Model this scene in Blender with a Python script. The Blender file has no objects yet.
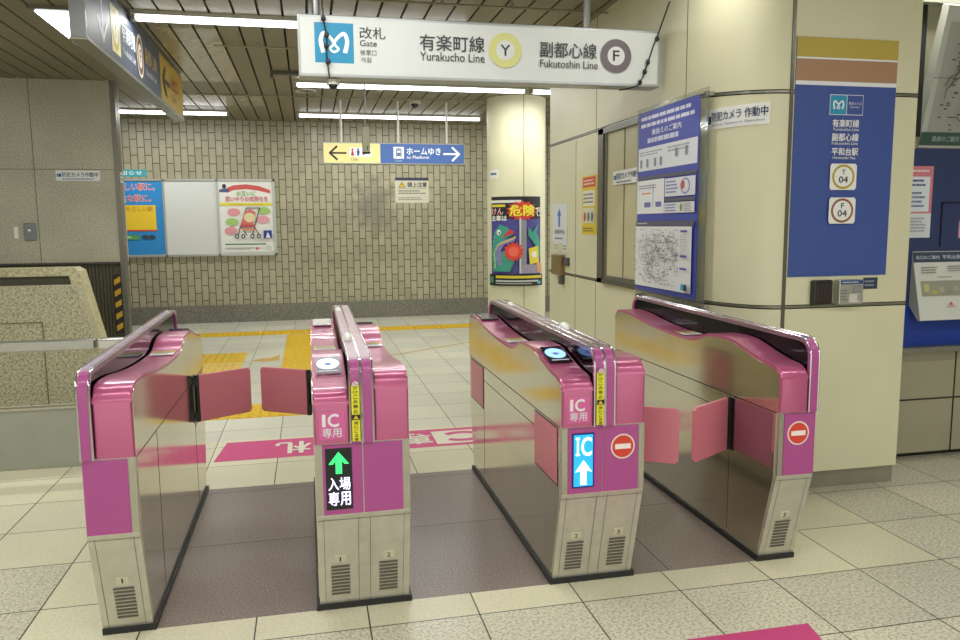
import bpy, bmesh, math, random
from mathutils import Vector, Matrix
random.seed(7)
SC = bpy.context.scene
COL = SC.collection
H = 2.952

# ---------------------------------------------------------------- camera, world, exposure
cd = bpy.data.cameras.new('camera'); cam = bpy.data.objects.new('camera', cd); COL.objects.link(cam)
r_ = (0.97623995, -0.21653106, -0.00835785); d_ = (-0.03482942, -0.11872776, -0.99231579); f_ = (0.21387488, 0.96902942, -0.12344844)
m = Matrix.Identity(4)
for i in range(3):
    m[i][0] = r_[i]; m[i][1] = -d_[i]; m[i][2] = -f_[i]
m[0][3], m[1][3], m[2][3] = 0.5925, -2.7866, 1.4242
cam.matrix_world = m
cd.sensor_width = 36; cd.lens = 770.05 / 960 * 36; cd.clip_start = 0.05; cd.clip_end = 100
SC.camera = cam
w = bpy.data.worlds.new('world'); SC.world = w; w.use_nodes = True
w.node_tree.nodes['Background'].inputs[0].default_value = (1.0, 1.0, 0.94, 1)
w.node_tree.nodes['Background'].inputs[1].default_value = 0.9
SC.view_settings.view_transform = 'Standard'; SC.view_settings.look = 'None'
SC.view_settings.gamma = 1; SC.view_settings.use_curve_mapping = False
SC.view_settings.exposure = 0.62
SC.cycles.use_denoising = True
TUBE_POWER = 5.0
for _y in (.9, -1.5, -3.9, -6.3):                       # the rows of ceiling tubes nearer than the frame shows
    for _x in (-3.0, .25, 3.45):
        _l = bpy.data.lights.new('ceiling_tube_row', 'AREA'); _l.shape = 'RECTANGLE'; _l.size = 2.45; _l.size_y = .12; _l.energy = 19; _l.color = (1, 1, .96)
        _o = bpy.data.objects.new('ceiling_tube_row', _l); _o.location = (_x, _y, 2.9); COL.objects.link(_o)

# ---------------------------------------------------------------- materials
def lin(c):
    if isinstance(c, str): c = tuple(int(c[i:i+2], 16) / 255 for i in (0, 2, 4))
    return tuple(x / 12.92 if x <= .04045 else ((x + .055) / 1.055) ** 2.4 for x in c)
MC = {}
def mat(hexc, rough=.5, metal=0., emit=0., key=None, noise=0., nscale=8., coat=0., bump=0.):
    k = key or (hexc, rough, metal, emit, noise, nscale, coat)
    if k in MC: return MC[k]
    M = bpy.data.materials.new('paint_' + hexc); M.use_nodes = True
    nt = M.node_tree; b = nt.nodes['Principled BSDF']; c = lin(hexc) + (1,)
    b.inputs['Base Color'].default_value = c; b.inputs['Roughness'].default_value = rough
    b.inputs['Metallic'].default_value = metal; b.inputs['Coat Weight'].default_value = coat
    if emit:
        b.inputs['Emission Color'].default_value = c; b.inputs['Emission Strength'].default_value = emit
    if noise or bump:
        tc = nt.nodes.new('ShaderNodeNewGeometry'); n = nt.nodes.new('ShaderNodeTexNoise'); n.inputs['Scale'].default_value = nscale
        n.inputs['Detail'].default_value = 5
        nt.links.new(tc.outputs['Position'], n.inputs['Vector'])
        if noise:
            r = nt.nodes.new('ShaderNodeValToRGB'); nt.links.new(n.outputs['Fac'], r.inputs['Fac'])
            r.color_ramp.elements[0].position = .3; r.color_ramp.elements[1].position = .7
            r.color_ramp.elements[0].color = tuple(x * (1 - noise) for x in c[:3]) + (1,)
            r.color_ramp.elements[1].color = tuple(min(1, x * (1 + noise)) for x in c[:3]) + (1,)
            nt.links.new(r.outputs['Color'], b.inputs['Base Color'])
            mr = nt.nodes.new('ShaderNodeMapRange'); mr.inputs['To Min'].default_value = max(0.02, rough * .8); mr.inputs['To Max'].default_value = rough * 1.3
            nt.links.new(n.outputs['Fac'], mr.inputs['Value']); nt.links.new(mr.outputs['Result'], b.inputs['Roughness'])
    MC[k] = M
    return M

def stone(name, base, lo, hi, scale=60., rough=.35, grid=None, shift=(0, 0), mortar='3a3a30', wob=.08):
    """speckled stone; grid=(width,height) draws tile joints on world XY"""
    M = bpy.data.materials.new(name); M.use_nodes = True; nt = M.node_tree; N = nt.nodes; L = nt.links
    b = N['Principled BSDF']; b.inputs['Roughness'].default_value = rough
    g = N.new('ShaderNodeNewGeometry')
    n1 = N.new('ShaderNodeTexNoise'); n1.inputs['Scale'].default_value = scale; n1.inputs['Detail'].default_value = 3
    n2 = N.new('ShaderNodeTexVoronoi'); n2.inputs['Scale'].default_value = scale * 1.3
    n3 = N.new('ShaderNodeTexNoise'); n3.inputs['Scale'].default_value = 1.3; n3.inputs['Detail'].default_value = 4
    for n in (n1, n2, n3): L.new(g.outputs['Position'], n.inputs['Vector'])
    r = N.new('ShaderNodeValToRGB'); L.new(n1.outputs['Fac'], r.inputs['Fac'])
    e = r.color_ramp.elements; e[0].position = .36; e[0].color = lin(lo) + (1,); e[1].position = .52; e[1].color = lin(base) + (1,)
    x = e.new(.68); x.color = lin(hi) + (1,)
    mx = N.new('ShaderNodeMix'); mx.data_type = 'RGBA'; mx.blend_type = 'MULTIPLY'; mx.inputs['Factor'].default_value = 1
    rr = N.new('ShaderNodeMapRange'); rr.inputs['From Min'].default_value = .3; rr.inputs['From Max'].default_value = .7
    rr.inputs['To Min'].default_value = 1 - wob; rr.inputs['To Max'].default_value = 1 + wob
    L.new(n3.outputs['Fac'], rr.inputs['Value'])
    cc = N.new('ShaderNodeCombineColor')
    for i in range(3): L.new(rr.outputs['Result'], cc.inputs[i])
    L.new(r.outputs['Color'], mx.inputs['A']); L.new(cc.outputs['Color'], mx.inputs['B'])
    out = mx.outputs['Result']
    if grid:
        mp = N.new('ShaderNodeMapping'); mp.inputs['Location'].default_value = (shift[0], shift[1], 0)
        L.new(g.outputs['Position'], mp.inputs['Vector'])
        bk = N.new('ShaderNodeTexBrick'); bk.offset = 0; bk.inputs['Scale'].default_value = 1
        bk.inputs['Brick Width'].default_value = grid[0]; bk.inputs['Row Height'].default_value = grid[1]
        bk.inputs['Mortar Size'].default_value = .0028; bk.inputs['Mortar Smooth'].default_value = .1
        bk.inputs['Color1'].default_value = (.93, .93, .93, 1); bk.inputs['Color2'].default_value = (1.06, 1.06, 1.04, 1)
        L.new(mp.outputs['Vector'], bk.inputs['Vector'])
        bk.inputs['Mortar'].default_value = lin(mortar) + (1,)
        m2 = N.new('ShaderNodeMix'); m2.data_type = 'RGBA'; m2.blend_type = 'MULTIPLY'; m2.inputs['Factor'].default_value = 1
        L.new(out, m2.inputs['A']); L.new(bk.outputs['Color'], m2.inputs['B']); out = m2.outputs['Result']
    L.new(out, b.inputs['Base Color'])
    return M

def brickwall():
    M = bpy.data.materials.new('vertical_wall_tile'); M.use_nodes = True; nt = M.node_tree; N = nt.nodes; L = nt.links
    b = N['Principled BSDF']; b.inputs['Roughness'].default_value = .35
    g = N.new('ShaderNodeNewGeometry'); s = N.new('ShaderNodeSeparateXYZ'); c = N.new('ShaderNodeCombineXYZ')
    L.new(g.outputs['Position'], s.inputs[0]); L.new(s.outputs['Z'], c.inputs['X']); L.new(s.outputs['X'], c.inputs['Y'])
    bk = N.new('ShaderNodeTexBrick'); bk.offset = .5; bk.inputs['Scale'].default_value = 1
    bk.inputs['Brick Width'].default_value = .222; bk.inputs['Row Height'].default_value = .097
    bk.inputs['Mortar Size'].default_value = .0062; bk.inputs['Mortar Smooth'].default_value = .15
    bk.inputs['Color1'].default_value = lin('afa98f') + (1,); bk.inputs['Color2'].default_value = lin('9f9980') + (1,)
    bk.inputs['Mortar'].default_value = lin('4e4a38') + (1,)
    L.new(c.outputs[0], bk.inputs['Vector'])
    n = N.new('ShaderNodeTexNoise'); n.inputs['Scale'].default_value = 5; n.inputs['Detail'].default_value = 6; L.new(g.outputs['Position'], n.inputs['Vector'])
    # grey worn patch beside the notice
    vd = N.new('ShaderNodeVectorMath'); vd.operation = 'DISTANCE'; vd.inputs[1].default_value = (1.55, 9.2, 1.72)
    L.new(g.outputs['Position'], vd.inputs[0])
    ad = N.new('ShaderNodeMath'); ad.operation = 'MULTIPLY_ADD'; ad.inputs[1].default_value = .9; L.new(n.outputs['Fac'], ad.inputs[0]); L.new(vd.outputs['Value'], ad.inputs[2])
    mr = N.new('ShaderNodeMapRange'); mr.inputs['From Min'].default_value = .62; mr.inputs['From Max'].default_value = .95; mr.inputs['To Min'].default_value = .55; mr.inputs['To Max'].default_value = 0
    L.new(ad.outputs[0], mr.inputs['Value'])
    rr = N.new('ShaderNodeMapRange'); rr.inputs['To Min'].default_value = .8; rr.inputs['To Max'].default_value = 1.2; L.new(n.outputs['Fac'], rr.inputs['Value'])
    cc = N.new('ShaderNodeCombineColor')
    for i in range(3): L.new(rr.outputs['Result'], cc.inputs[i])
    mx = N.new('ShaderNodeMix'); mx.data_type = 'RGBA'; mx.blend_type = 'MULTIPLY'; mx.inputs['Factor'].default_value = 1
    L.new(bk.outputs['Color'], mx.inputs['A']); L.new(cc.outputs['Color'], mx.inputs['B'])
    m2 = N.new('ShaderNodeMix'); m2.data_type = 'RGBA'; m2.inputs['B'].default_value = lin('6d6b60') + (1,)
    L.new(mr.outputs['Result'], m2.inputs['Factor']); L.new(mx.outputs['Result'], m2.inputs['A'])
    L.new(m2.outputs['Result'], b.inputs['Base Color'])
    bp = N.new('ShaderNodeBump'); bp.inputs['Strength'].default_value = .35; bp.inputs['Distance'].default_value = .004
    iv = N.new('ShaderNodeMath'); iv.operation = 'SUBTRACT'; iv.inputs[0].default_value = 1; L.new(bk.outputs['Fac'], iv.inputs[1])
    L.new(iv.outputs[0], bp.inputs['Height']); L.new(bp.outputs['Normal'], b.inputs['Normal'])
    return M

STEEL = mat('b3b0a4', .2, .95, noise=.05, nscale=14)
MIRROR = mat('d2ccba', .12, .96, noise=.05, nscale=5)
BRUSH = mat('c9c6b9', .36, .6, noise=.07, nscale=20)
CHROME = mat('dcdcdc', .1, 1)
PINK = mat('b85a82', .3, .3, coat=.5)
MAGENTA = mat('a8498a', .38, coat=.2)
FLAP = mat('d07a88', .4, coat=.15)
RAILTOP = mat('a8909c', .36, .8)
GLASS = mat('080708', .1); GLASS.node_tree.nodes['Principled BSDF'].inputs['Specular IOR Level'].default_value = .18
BLACK = mat('141414', .4)
RUBBER = mat('1b1c1e', .45)
SEAM = mat('24231f', .6)
WHITE = mat('eceee8', .45)
GREYP = mat('9c9e98', .45, .3)
CREAM = mat('d7d3b2', .42, noise=.04, nscale=2.2)
CEIL = mat('857f68', .5, .2, noise=.1, nscale=1.5)
DARK = mat('1c1a17', .8)

# ---------------------------------------------------------------- mesh helpers
def world_loc(o):
    v = Vector(o.location)
    while o.parent: o = o.parent; v += Vector(o.location)
    return v
def link(name, bm, mats, parent=None, smooth=False, recalc=True, origin=None):
    if recalc: bmesh.ops.recalc_face_normals(bm, faces=bm.faces[:])
    if parent is not None: org = world_loc(parent)
    elif origin is not None: org = Vector(origin)
    else:
        xs = [v.co for v in bm.verts]
        org = Vector(((min(c.x for c in xs) + max(c.x for c in xs)) / 2, (min(c.y for c in xs) + max(c.y for c in xs)) / 2, min(c.z for c in xs)))
    bmesh.ops.translate(bm, verts=bm.verts[:], vec=-org)
    me = bpy.data.meshes.new(name); bm.to_mesh(me); bm.free()
    for M in (mats if isinstance(mats, (list, tuple)) else [mats]): me.materials.append(M)
    if smooth:
        for p in me.polygons: p.use_smooth = True
        try: me.set_sharp_from_angle(angle=math.radians(35))
        except Exception: pass
    o = bpy.data.objects.new(name, me); COL.objects.link(o)
    if parent is not None: o.parent = parent
    else: o.location = org
    return o
def tag(o, label, cat, group=None, kind=None):
    o['label'] = label; o['category'] = cat
    if group: o['group'] = group
    if kind: o['kind'] = kind
    return o
def thing(name, label, cat, loc=(0, 0, 0), group=None):
    o = bpy.data.objects.new(name, None); COL.objects.link(o); o.location = loc; o.empty_display_size = .1
    return tag(o, label, cat, group)
def struct(name, bm, mats, label=None, cat=None, **k):
    o = link(name, bm, mats, **k); o['kind'] = 'structure'
    o['label'] = label or name.replace('_', ' '); o['category'] = cat or name.split('_')[0]
    return o
def box(bm, a, b, mi=0, bev=0.):
    a, b = [min(p, q) for p, q in zip(a, b)], [max(p, q) for p, q in zip(a, b)]
    vs = [bm.verts.new((x, y, z)) for x in (a[0], b[0]) for y in (a[1], b[1]) for z in (a[2], b[2])]
    fs = []
    for q in ((0, 1, 3, 2), (4, 6, 7, 5), (0, 4, 5, 1), (2, 3, 7, 6), (0, 2, 6, 4), (1, 5, 7, 3)):
        f = bm.faces.new([vs[i] for i in q]); f.material_index = mi; fs.append(f)
    if bev: bmesh.ops.bevel(bm, geom=list({e for f in fs for e in f.edges}), offset=bev, segments=2, profile=.5, affect='EDGES')
    return fs
def B(a, b, bev=0.):
    bm = bmesh.new(); box(bm, a, b, 0, bev); return bm
def tube(bm, pts, r, seg=8, mi=0, caps=True):
    pts = [Vector(p) for p in pts]; rings = []
    for i, p in enumerate(pts):
        t = (pts[min(i + 1, len(pts) - 1)] - pts[max(i - 1, 0)]).normalized()
        up = Vector((0, 0, 1)) if abs(t.z) < .9 else Vector((1, 0, 0))
        u = t.cross(up).normalized(); v = t.cross(u)
        rings.append([bm.verts.new(p + u * r * math.cos(2 * math.pi * k / seg) + v * r * math.sin(2 * math.pi * k / seg)) for k in range(seg)])
    for a, b in zip(rings, rings[1:]):
        for k in range(seg):
            f = bm.faces.new((a[k], a[(k + 1) % seg], b[(k + 1) % seg], b[k])); f.material_index = mi
    if caps:
        for rg in (rings[0], rings[-1]):
            f = bm.faces.new(rg); f.material_index = mi
def prism(bm, prof, T, x0, x1, mi=0):
    """profile list of (y,z), extruded along local x; T maps local to world"""
    A = [bm.verts.new(T(x0, y, z)) for y, z in prof]; C = [bm.verts.new(T(x1, y, z)) for y, z in prof]
    fa = bm.faces.new(A); fc = bm.faces.new(C[::-1]); fs = [fa, fc]
    n = len(prof)
    for i in range(n): fs.append(bm.faces.new((A[i], C[i], C[(i + 1) % n], A[(i + 1) % n])))
    for f in fs: f.material_index = mi
    return fa, fc
def chaikin(p, it=2):
    for _ in range(it):
        q = [p[0]]
        for a, b in zip(p, p[1:]):
            q.append((a[0] * .75 + b[0] * .25, a[1] * .75 + b[1] * .25)); q.append((a[0] * .25 + b[0] * .75, a[1] * .25 + b[1] * .75))
        q.append(p[-1]); p = q
    return p
def inset(prof, d):
    """offset a closed polygon inward"""
    n = len(prof); area = sum(prof[i][0] * prof[(i + 1) % n][1] - prof[(i + 1) % n][0] * prof[i][1] for i in range(n)); s = 1 if area > 0 else -1
    out = []
    for i in range(n):
        p0, p1, p2 = prof[i - 1], prof[i], prof[(i + 1) % n]
        def nr(a, b):
            dx, dy = b[0] - a[0], b[1] - a[1]; l = math.hypot(dx, dy) or 1; return (-dy / l * s, dx / l * s)
        a, b = nr(p0, p1), nr(p1, p2); k = 1 + a[0] * b[0] + a[1] * b[1]; k = max(k, .4)
        out.append((p1[0] + (a[0] + b[0]) / k * d, p1[1] + (a[1] + b[1]) / k * d))
    return out

# ---------------------------------------------------------------- printed matter
_tc = bpy.data.curves.new('lettering_source', 'FONT'); _to = bpy.data.objects.new('lettering_source', _tc); COL.objects.link(_to)
_cache = {}
def glyphs(s, off=0.):
    k = (s, off)
    if k not in _cache:
        _tc.body = s; _tc.offset = off; _tc.resolution_u = 3
        bpy.context.view_layer.update()
        me = bpy.data.meshes.new_from_object(_to.evaluated_get(bpy.context.evaluated_depsgraph_get()))
        V = [tuple(v.co[:2]) for v in me.vertices]; F = [tuple(p.vertices) for p in me.polygons]
        bpy.data.meshes.remove(me)
        xs = [v[0] for v in V] or [0, 1]; ys = [v[1] for v in V] or [0, 1]
        x0, x1, y0, y1 = min(xs), max(xs), min(ys), max(ys)
        _cache[k] = ([((x - x0) / max(x1 - x0, 1e-6), (y - y0) / max(y1 - y0, 1e-6)) for x, y in V], F)
    return _cache[k]
class Flat:
    """thin printed layers on a plane (origin, u right, v up); one mesh. 'bend' maps (x,y,z) to world instead."""
    def __init__(s, origin, u=(1, 0, 0), v=(0, 0, 1), bend=None, dz=.0005, k=1):
        s.k = k; s.o = Vector(origin); s.u = Vector(u).normalized(); s.v = Vector(v).normalized(); s.n = s.u.cross(s.v); s.bend = bend
        s.bm = bmesh.new(); s.mats = []; s.z = 0; s.dz = dz
    def P(s, x, y, z):
        if s.bend: return s.bend(x, y, z)
        return s.o + s.u * x * s.k + s.v * y * s.k + s.n * z
    def mi(s, c):
        M = mat(c, .5) if isinstance(c, str) else c
        if M not in s.mats: s.mats.append(M)
        return s.mats.index(M)
    def up(s): s.z += s.dz
    def face(s, pts, c):
        if s.bend and len(pts) > 2:
            mi = s.mi(c)
            from mathutils.geometry import tessellate_polygon
            st = [[pts[i] for i in t] for t in tessellate_polygon([[Vector((p[0], p[1], 0)) for p in pts]])]
            while st:
                a, b, d = st.pop()
                es = [(abs(a[0] - b[0]), a, b, d), (abs(b[0] - d[0]), b, d, a), (abs(d[0] - a[0]), d, a, b)]
                l, p, q, r = max(es, key=lambda e: e[0])
                if l > .022:
                    m_ = ((p[0] + q[0]) / 2, (p[1] + q[1]) / 2); st += [[p, m_, r], [m_, q, r]]
                else:
                    f = s.bm.faces.new([s.bm.verts.new(s.P(x, y, s.z)) for x, y in (a, b, d)]); f.material_index = mi
            return
        vs = [s.bm.verts.new(s.P(x, y, s.z)) for x, y in pts]
        try: f = s.bm.faces.new(vs); f.material_index = s.mi(c)
        except ValueError: pass
    def rect(s, x, y, w, h, c):
        s.up(); n = 1 if not s.bend else max(1, int(w / .03))
        for i in range(n): s.face([(x + w * i / n, y), (x + w * (i + 1) / n, y), (x + w * (i + 1) / n, y + h), (x + w * i / n, y + h)], c)
        return s
    def slab(s, x, y, w, h, t, c, sides=None):
        s.mi(c)
        n = 1 if not s.bend else max(1, int(w / .03))
        for i in range(n):
            a, b = x + w * i / n, x + w * (i + 1) / n
            q = [s.bm.verts.new(s.P(px, py, pz)) for pz in (-.001, t) for px, py in ((a, y), (b, y), (b, y + h), (a, y + h))]
            for k in ((4, 5, 6, 7), (0, 1, 5, 4), (1, 2, 6, 5), (2, 3, 7, 6), (3, 0, 4, 7)):
                f = s.bm.faces.new([q[j] for j in k]); f.material_index = s.mi(c)
        s.z = max(s.z, t); return s
    def poly(s, pts, c): s.up(); s.face(pts, c); return s
    def ell(s, x, y, rx, ry, c, n=32):
        s.up(); s.face([(x + rx * math.cos(2 * math.pi * i / n), y + ry * math.sin(2 * math.pi * i / n)) for i in range(n)], c); return s
    def star(s, x, y, r1, r2, n, c, sy=1.):
        s.up(); s.face([(x + (r1 if i % 2 else r2) * math.cos(math.pi * i / n), y + sy * (r1 if i % 2 else r2) * math.sin(math.pi * i / n)) for i in range(2 * n)], c); return s
    def line(s, pts, wd, c, up=True):
        if up: s.up()
        for a, b in zip(pts, pts[1:]):
            s.z += .00001
            dx, dy = b[0] - a[0], b[1] - a[1]; l = math.hypot(dx, dy)
            if l < 1e-7: continue
            nx, ny = -dy / l * wd / 2, dx / l * wd / 2; ex, ey = dx / l * wd * .3, dy / l * wd * .3
            s.face([(a[0] - ex + nx, a[1] - ey + ny), (a[0] - ex - nx, a[1] - ey - ny), (b[0] + ex - nx, b[1] + ey - ny), (b[0] + ex + nx, b[1] + ey + ny)], c)
        return s
    def txt(s, t, x, y, w, h, c, bold=.0, flip=False):
        s.up(); s.z += .0014 if s.bend else 0; V, F = glyphs(t, 0); mi = s.mi(c); d = bold * h * .8
        for k, (ox, oy) in enumerate(((0, 0),) if not bold else ((-d, 0), (d, 0), (0, d), (0, -d))):
            q = [s.bm.verts.new(s.P(x + ox + (1 - a if flip else a) * w, y + oy + (1 - b if flip else b) * h, s.z + k * s.dz * .12)) for a, b in V]
            for f in F:
                try: g = s.bm.faces.new([q[i] for i in f]); g.material_index = mi
                except ValueError: pass
        return s
    def rows(s, x, y, w, h, n, c, fill=.45):
        """lines of print too small to read"""
        s.up()
        for i in range(n):
            yy = y + h - (i + .5) * h / n; ww = w * random.uniform(.75, 1)
            xx = x
            while xx < x + ww:
                l = min(random.uniform(.04, .15) * w, x + ww - xx)
                s.face([(xx, yy - h / n * fill / 2), (xx + l, yy - h / n * fill / 2), (xx + l, yy + h / n * fill / 2), (xx, yy + h / n * fill / 2)], c); xx += l + .015 * w
        return s
    def logo(s, x, y, w, h, c):
        """looped ribbon emblem"""
        s.up(); pts = []
        for i in range(49):
            t = i / 48; a = math.pi * 2 * t
            L = [(-.42, -.42), (-.5, .1), (-.38, .46), (-.12, .22), (.05, -.12), (.16, -.3), (.0, -.44), (-.16, -.3), (-.05, -.12), (.12, .22), (.38, .46), (.5, .1), (.42, -.42)]
            k = t * (len(L) - 1); j = min(int(k), len(L) - 2); f = k - j
            g = lambda q: L[max(0, min(q, len(L) - 1))]
            p0, p1, p2, p3 = g(j - 1), g(j), g(j + 1), g(j + 2)
            cr = lambda a0, a1, a2, a3: .5 * ((2 * a1) + (-a0 + a2) * f + (2 * a0 - 5 * a1 + 4 * a2 - a3) * f * f + (-a0 + 3 * a1 - 3 * a2 + a3) * f ** 3)
            pts.append((x + w / 2 + w * cr(p0[0], p1[0], p2[0], p3[0]), y + h / 2 + h * cr(p0[1], p1[1], p2[1], p3[1])))
        n = len(pts); z0 = s.z
        for i in range(n - 1):
            e = abs(i / (n - 1) - .5) * 2; s.z = z0 + i * .00001; s.line(pts[i:i + 2], w * (.09 + .11 * max(0, e - .35) ** .7), c, up=False)
        return s
    def build(s, name, parent=None, origin=None):
        return link(name, s.bm, s.mats, parent=parent, recalc=False, origin=origin)

# ================================================================ THE SETTING
# floor ------------------------------------------------------------
SH = (.84 + 40 * .4, .17 + 20 * .415)
F_GREY = stone('floor_granite', 'd2ceb8', 'a8a591', 'dbd8c4', 85, .3, (.4, .415), SH)
F_CREAM = stone('floor_cream_tile', 'dad5b9', 'd1cbae', 'dfdabf', 90, .32, (.4, .415), SH)
F_MAT = stone('floor_brown_granite', '83756e', '675b54', '968982', 130, .32, (2.0, .71), (20, 7.1))
F_BACK = stone('floor_back_granite', 'd2d1c0', 'bfbead', 'dad9c9', 90, .3, (.4, .415), SH)
XB = [-7, -.84, -.44, -.14, 2.40, 2.76, 3.16, 7]; YB = [-8, -.17, 0, .25, .665, .71, 1.49, 2.47, 9.3]
def fmat(x, y):
    if y > 2.47: return 3
    if y > 1.49: return 1
    if 0 < y < 1.49 and -.14 < x < 2.40: return 2
    if x > 3.16: return 0
    if x > 2.40: return 1 if (y > .25 or -.17 < y) else 0
    if -.17 < y <= 0: return 1 if x > -.84 + .4 else 0
    if x < -.44: return 1 if y > .665 else 0
    if x < -.14: return 1
    return 0
bm = bmesh.new()
for x0, x1 in zip(XB, XB[1:]):
    for y0, y1 in zip(YB, YB[1:]):
        f = bm.faces.new([bm.verts.new(p) for p in ((x0, y0, 0), (x1, y0, 0), (x1, y1, 0), (x0, y1, 0))]); f.material_index = fmat((x0 + x1) / 2, (y0 + y1) / 2)
for x0, x1, y0, y1, z in ((-7, 7, -8, 9.3, -.12),):
    f = bm.faces.new([bm.verts.new(p) for p in ((x0, y0, z), (x0, y1, z), (x1, y1, z), (x1, y0, z))]); f.material_index = 0
struct('floor', bm, [F_GREY, F_CREAM, F_MAT, F_BACK], 'stone tile floor with brown granite strips between the ticket gates', 'floor', recalc=False, origin=(0, 0, 0))

# ceiling ----------------------------------------------------------
bm = bmesh.new(); box(bm, (-7, -8, H + .03), (7, 9.4, H + .1), 1)
x = -.389 - .171 * 38
while x < 7:
    box(bm, (x + .009, -8, H), (x + .162, 9.3, H + .022), 0); x += .171
for i in (1,):
    pass
struct('ceiling', bm, [CEIL, DARK], 'dark taupe ceiling of long metal slats', 'ceiling')
# paler slats over the passage
bm = bmesh.new()
for k in range(-3, 3):
    x = -.389 + .171 * k
    if k < 2 : box(bm, (x + .009, 3.75, H - .002), (x + .162, 6.05, H + .001))
    box(bm, (x + .009, 6.95, H - .002), (x + .162, 7.75, H + .001))
struct('trim_1', bm, mat('a39d84', .25, .3, noise=.06, nscale=2), 'paler cream ceiling slats over the left passage', 'ceiling panel')
# conduits under the ceiling
for n, (y, x0, x1) in enumerate(((4.19, -.12, 2.75), (2.63, .8, 2.78), (6.7, -.6, 2.9))):
    bm = bmesh.new(); tube(bm, [(x0, y, H - .03), (x1, y, H - .03)], .008)
    for k in range(4): xx = x0 + (x1 - x0) * (k + .5) / 4; box(bm, (xx - .01, y - .012, H - .04), (xx + .01, y + .012, H))
    struct('trim_%d' % (n + 2), bm, mat('8d8567', .5), ['thin conduit crossing the ceiling behind the big hanging sign', 'thin conduit crossing the ceiling above the big hanging sign', 'thin conduit crossing the ceiling near the back wall'][n], 'conduit')

# back wall --------------------------------------------------------
struct('wall_back', B((-7, 9.2, 0), (7, 9.35, H + .1)), brickwall(), 'back wall of beige tiles laid upright', 'wall')
GRAN = stone('dark_granite', '7b796c', '5f5d53', '8d8b7e', 60, .4)
struct('baseboard_back', B((-7, 9.17, 0), (7, 9.2, .26)), GRAN, 'dark speckled granite base of the back wall', 'baseboard')

# left stone wall --------------------------------------------------
GR_L = stone('grey_beige_granite', 'b9b59d', '98957f', 'c7c3ac', 85, .4, wob=.12)
bm = bmesh.new(); box(bm, (-7, 6.2, 1.05), (-1.40, 6.6, H + .05))
for z in (2.03,): box(bm, (-7, 6.197, z), (-1.40, 6.2, z + .006), 1)
for x in (-2.18, -3.2): box(bm, (x, 6.197, 1.05), (x + .006, 6.2, H), 1)
struct('wall_left', bm, [GR_L, mat('6e6b58', .6)], 'speckled grey granite wall at the left', 'wall')
bm = bmesh.new(); box(bm, (-7, 6.26, 0), (-1.40, 6.5, 1.05))
for i in range(60):
    x = -1.5 - i * .035; box(bm, (x - .02, 6.245, 0), (x, 6.262, 1.05))
struct('wall_left_lower', bm, mat('5e5a48', .45, .4), 'ribbed grey metal band under the granite wall', 'wall')
struct('trim_5', B((-7, 6.18, 1.035), (-1.40, 6.27, 1.055)), mat('4a4840', .5), 'dark ledge under the granite wall', 'trim')
struct('trim_6', B((-1.40, 6.19, 0), (-1.35, 6.32, H + .02)), mat('77756a', .4, .5), 'steel corner post of the granite wall', 'trim')
bm = bmesh.new(); box(bm, (-1.475, 6.184, .28), (-1.41, 6.19, .92), 0)
for i in range(5):
    z = .3 + i * .125
    v = [bm.verts.new(p) for p in ((-1.475, 6.183, z), (-1.41, 6.183, z + .04), (-1.41, 6.183, z + .10), (-1.475, 6.183, z + .06))]
    bm.faces.new(v).material_index = 1
tag(link('hazard_tape', bm, [mat('25231c', .6), mat('c39a2a', .6)], recalc=False), 'black and yellow striped warning tape on the foot of the steel corner post', 'tape')

# right clad wall / pillar ----------------------------------------
XW = lambda y: 2.70 + .0339 * (y - 1.2)
arc = [(2.95 - .25 * math.sin(t), 1.2 - .49 * math.cos(t)) for t in [math.pi / 2 * k / 14 for k in range(15)]]   # from face to side
plan = [(3.686, .71)] + arc + [(XW(4.15), 4.15)]
def plan_wall(bm, pl, z0, z1, mi=0, off=0., close=None):
    P = pl + (close or [])
    A = [bm.verts.new((x, y, z0)) for x, y in P]; C = [bm.verts.new((x, y, z1)) for x, y in P]
    n = len(P)
    for i in range(n): bm.faces.new((A[i], A[(i + 1) % n], C[(i + 1) % n], C[i])).material_index = mi
    bm.faces.new(A); bm.faces.new(C[::-1])
bm = bmesh.new(); plan_wall(bm, plan, .1, H + .05, close=[(3.686, 4.15)])
struct('wall_right', bm, CREAM, 'cream panelled wall with a rounded corner right of the gates', 'wall', smooth=True)
def offs(pl, d):
    out = []
    for i, p in enumerate(pl):
        a = Vector(pl[max(0, i - 1)]); b = Vector(pl[min(len(pl) - 1, i + 1)]); t = (b - a).normalized(); n = Vector((-t.y, t.x))
        if i == 0: n = Vector((0, -1))
        q = Vector(p) - n * d if False else Vector(p) + (n if n.dot(Vector((-1, -1))) > 0 else -n) * d
        out.append((q.x, q.y))
    return out
bm = bmesh.new(); plan_wall(bm, offs(plan, -.025), 0, .1, close=[(3.66, 4.1)])
struct('baseboard_right', bm, mat('8f8c7c', .4, .3, noise=.08), 'grey base strip of the cream panelled wall', 'baseboard')
def ribbon(bm, pl, zf, h, t, mi=0):
    o = offs(pl, t); i_ = offs(pl, -.003); R = []
    for k in range(len(pl)):
        z = zf(pl[k]); R.append([bm.verts.new((q[0], q[1], zz)) for q, zz in ((i_[k], z), (o[k], z), (o[k], z + h), (i_[k], z + h))])
    for a, b in zip(R, R[1:]):
        for j in range(3): bm.faces.new((a[j], b[j], b[j + 1], a[j + 1])).material_index = mi
zu = lambda p: 2.06 + min(.07, max(0, (p[1] - .71) * .09)); zl = lambda p: .985
bm = bmesh.new()
for zf in (zu, zl):
    ribbon(bm, plan, lambda p: zf(p) - .007, .0055, .0015, 1); ribbon(bm, plan, zf, .007, .0035, 0); ribbon(bm, plan, lambda p: zf(p) + .0085, .0055, .0015, 1)
struct('trim_7', bm, [mat('8f8d80', .3, .8), SEAM], 'thin steel joint strips running round the cream wall', 'trim')
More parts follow.
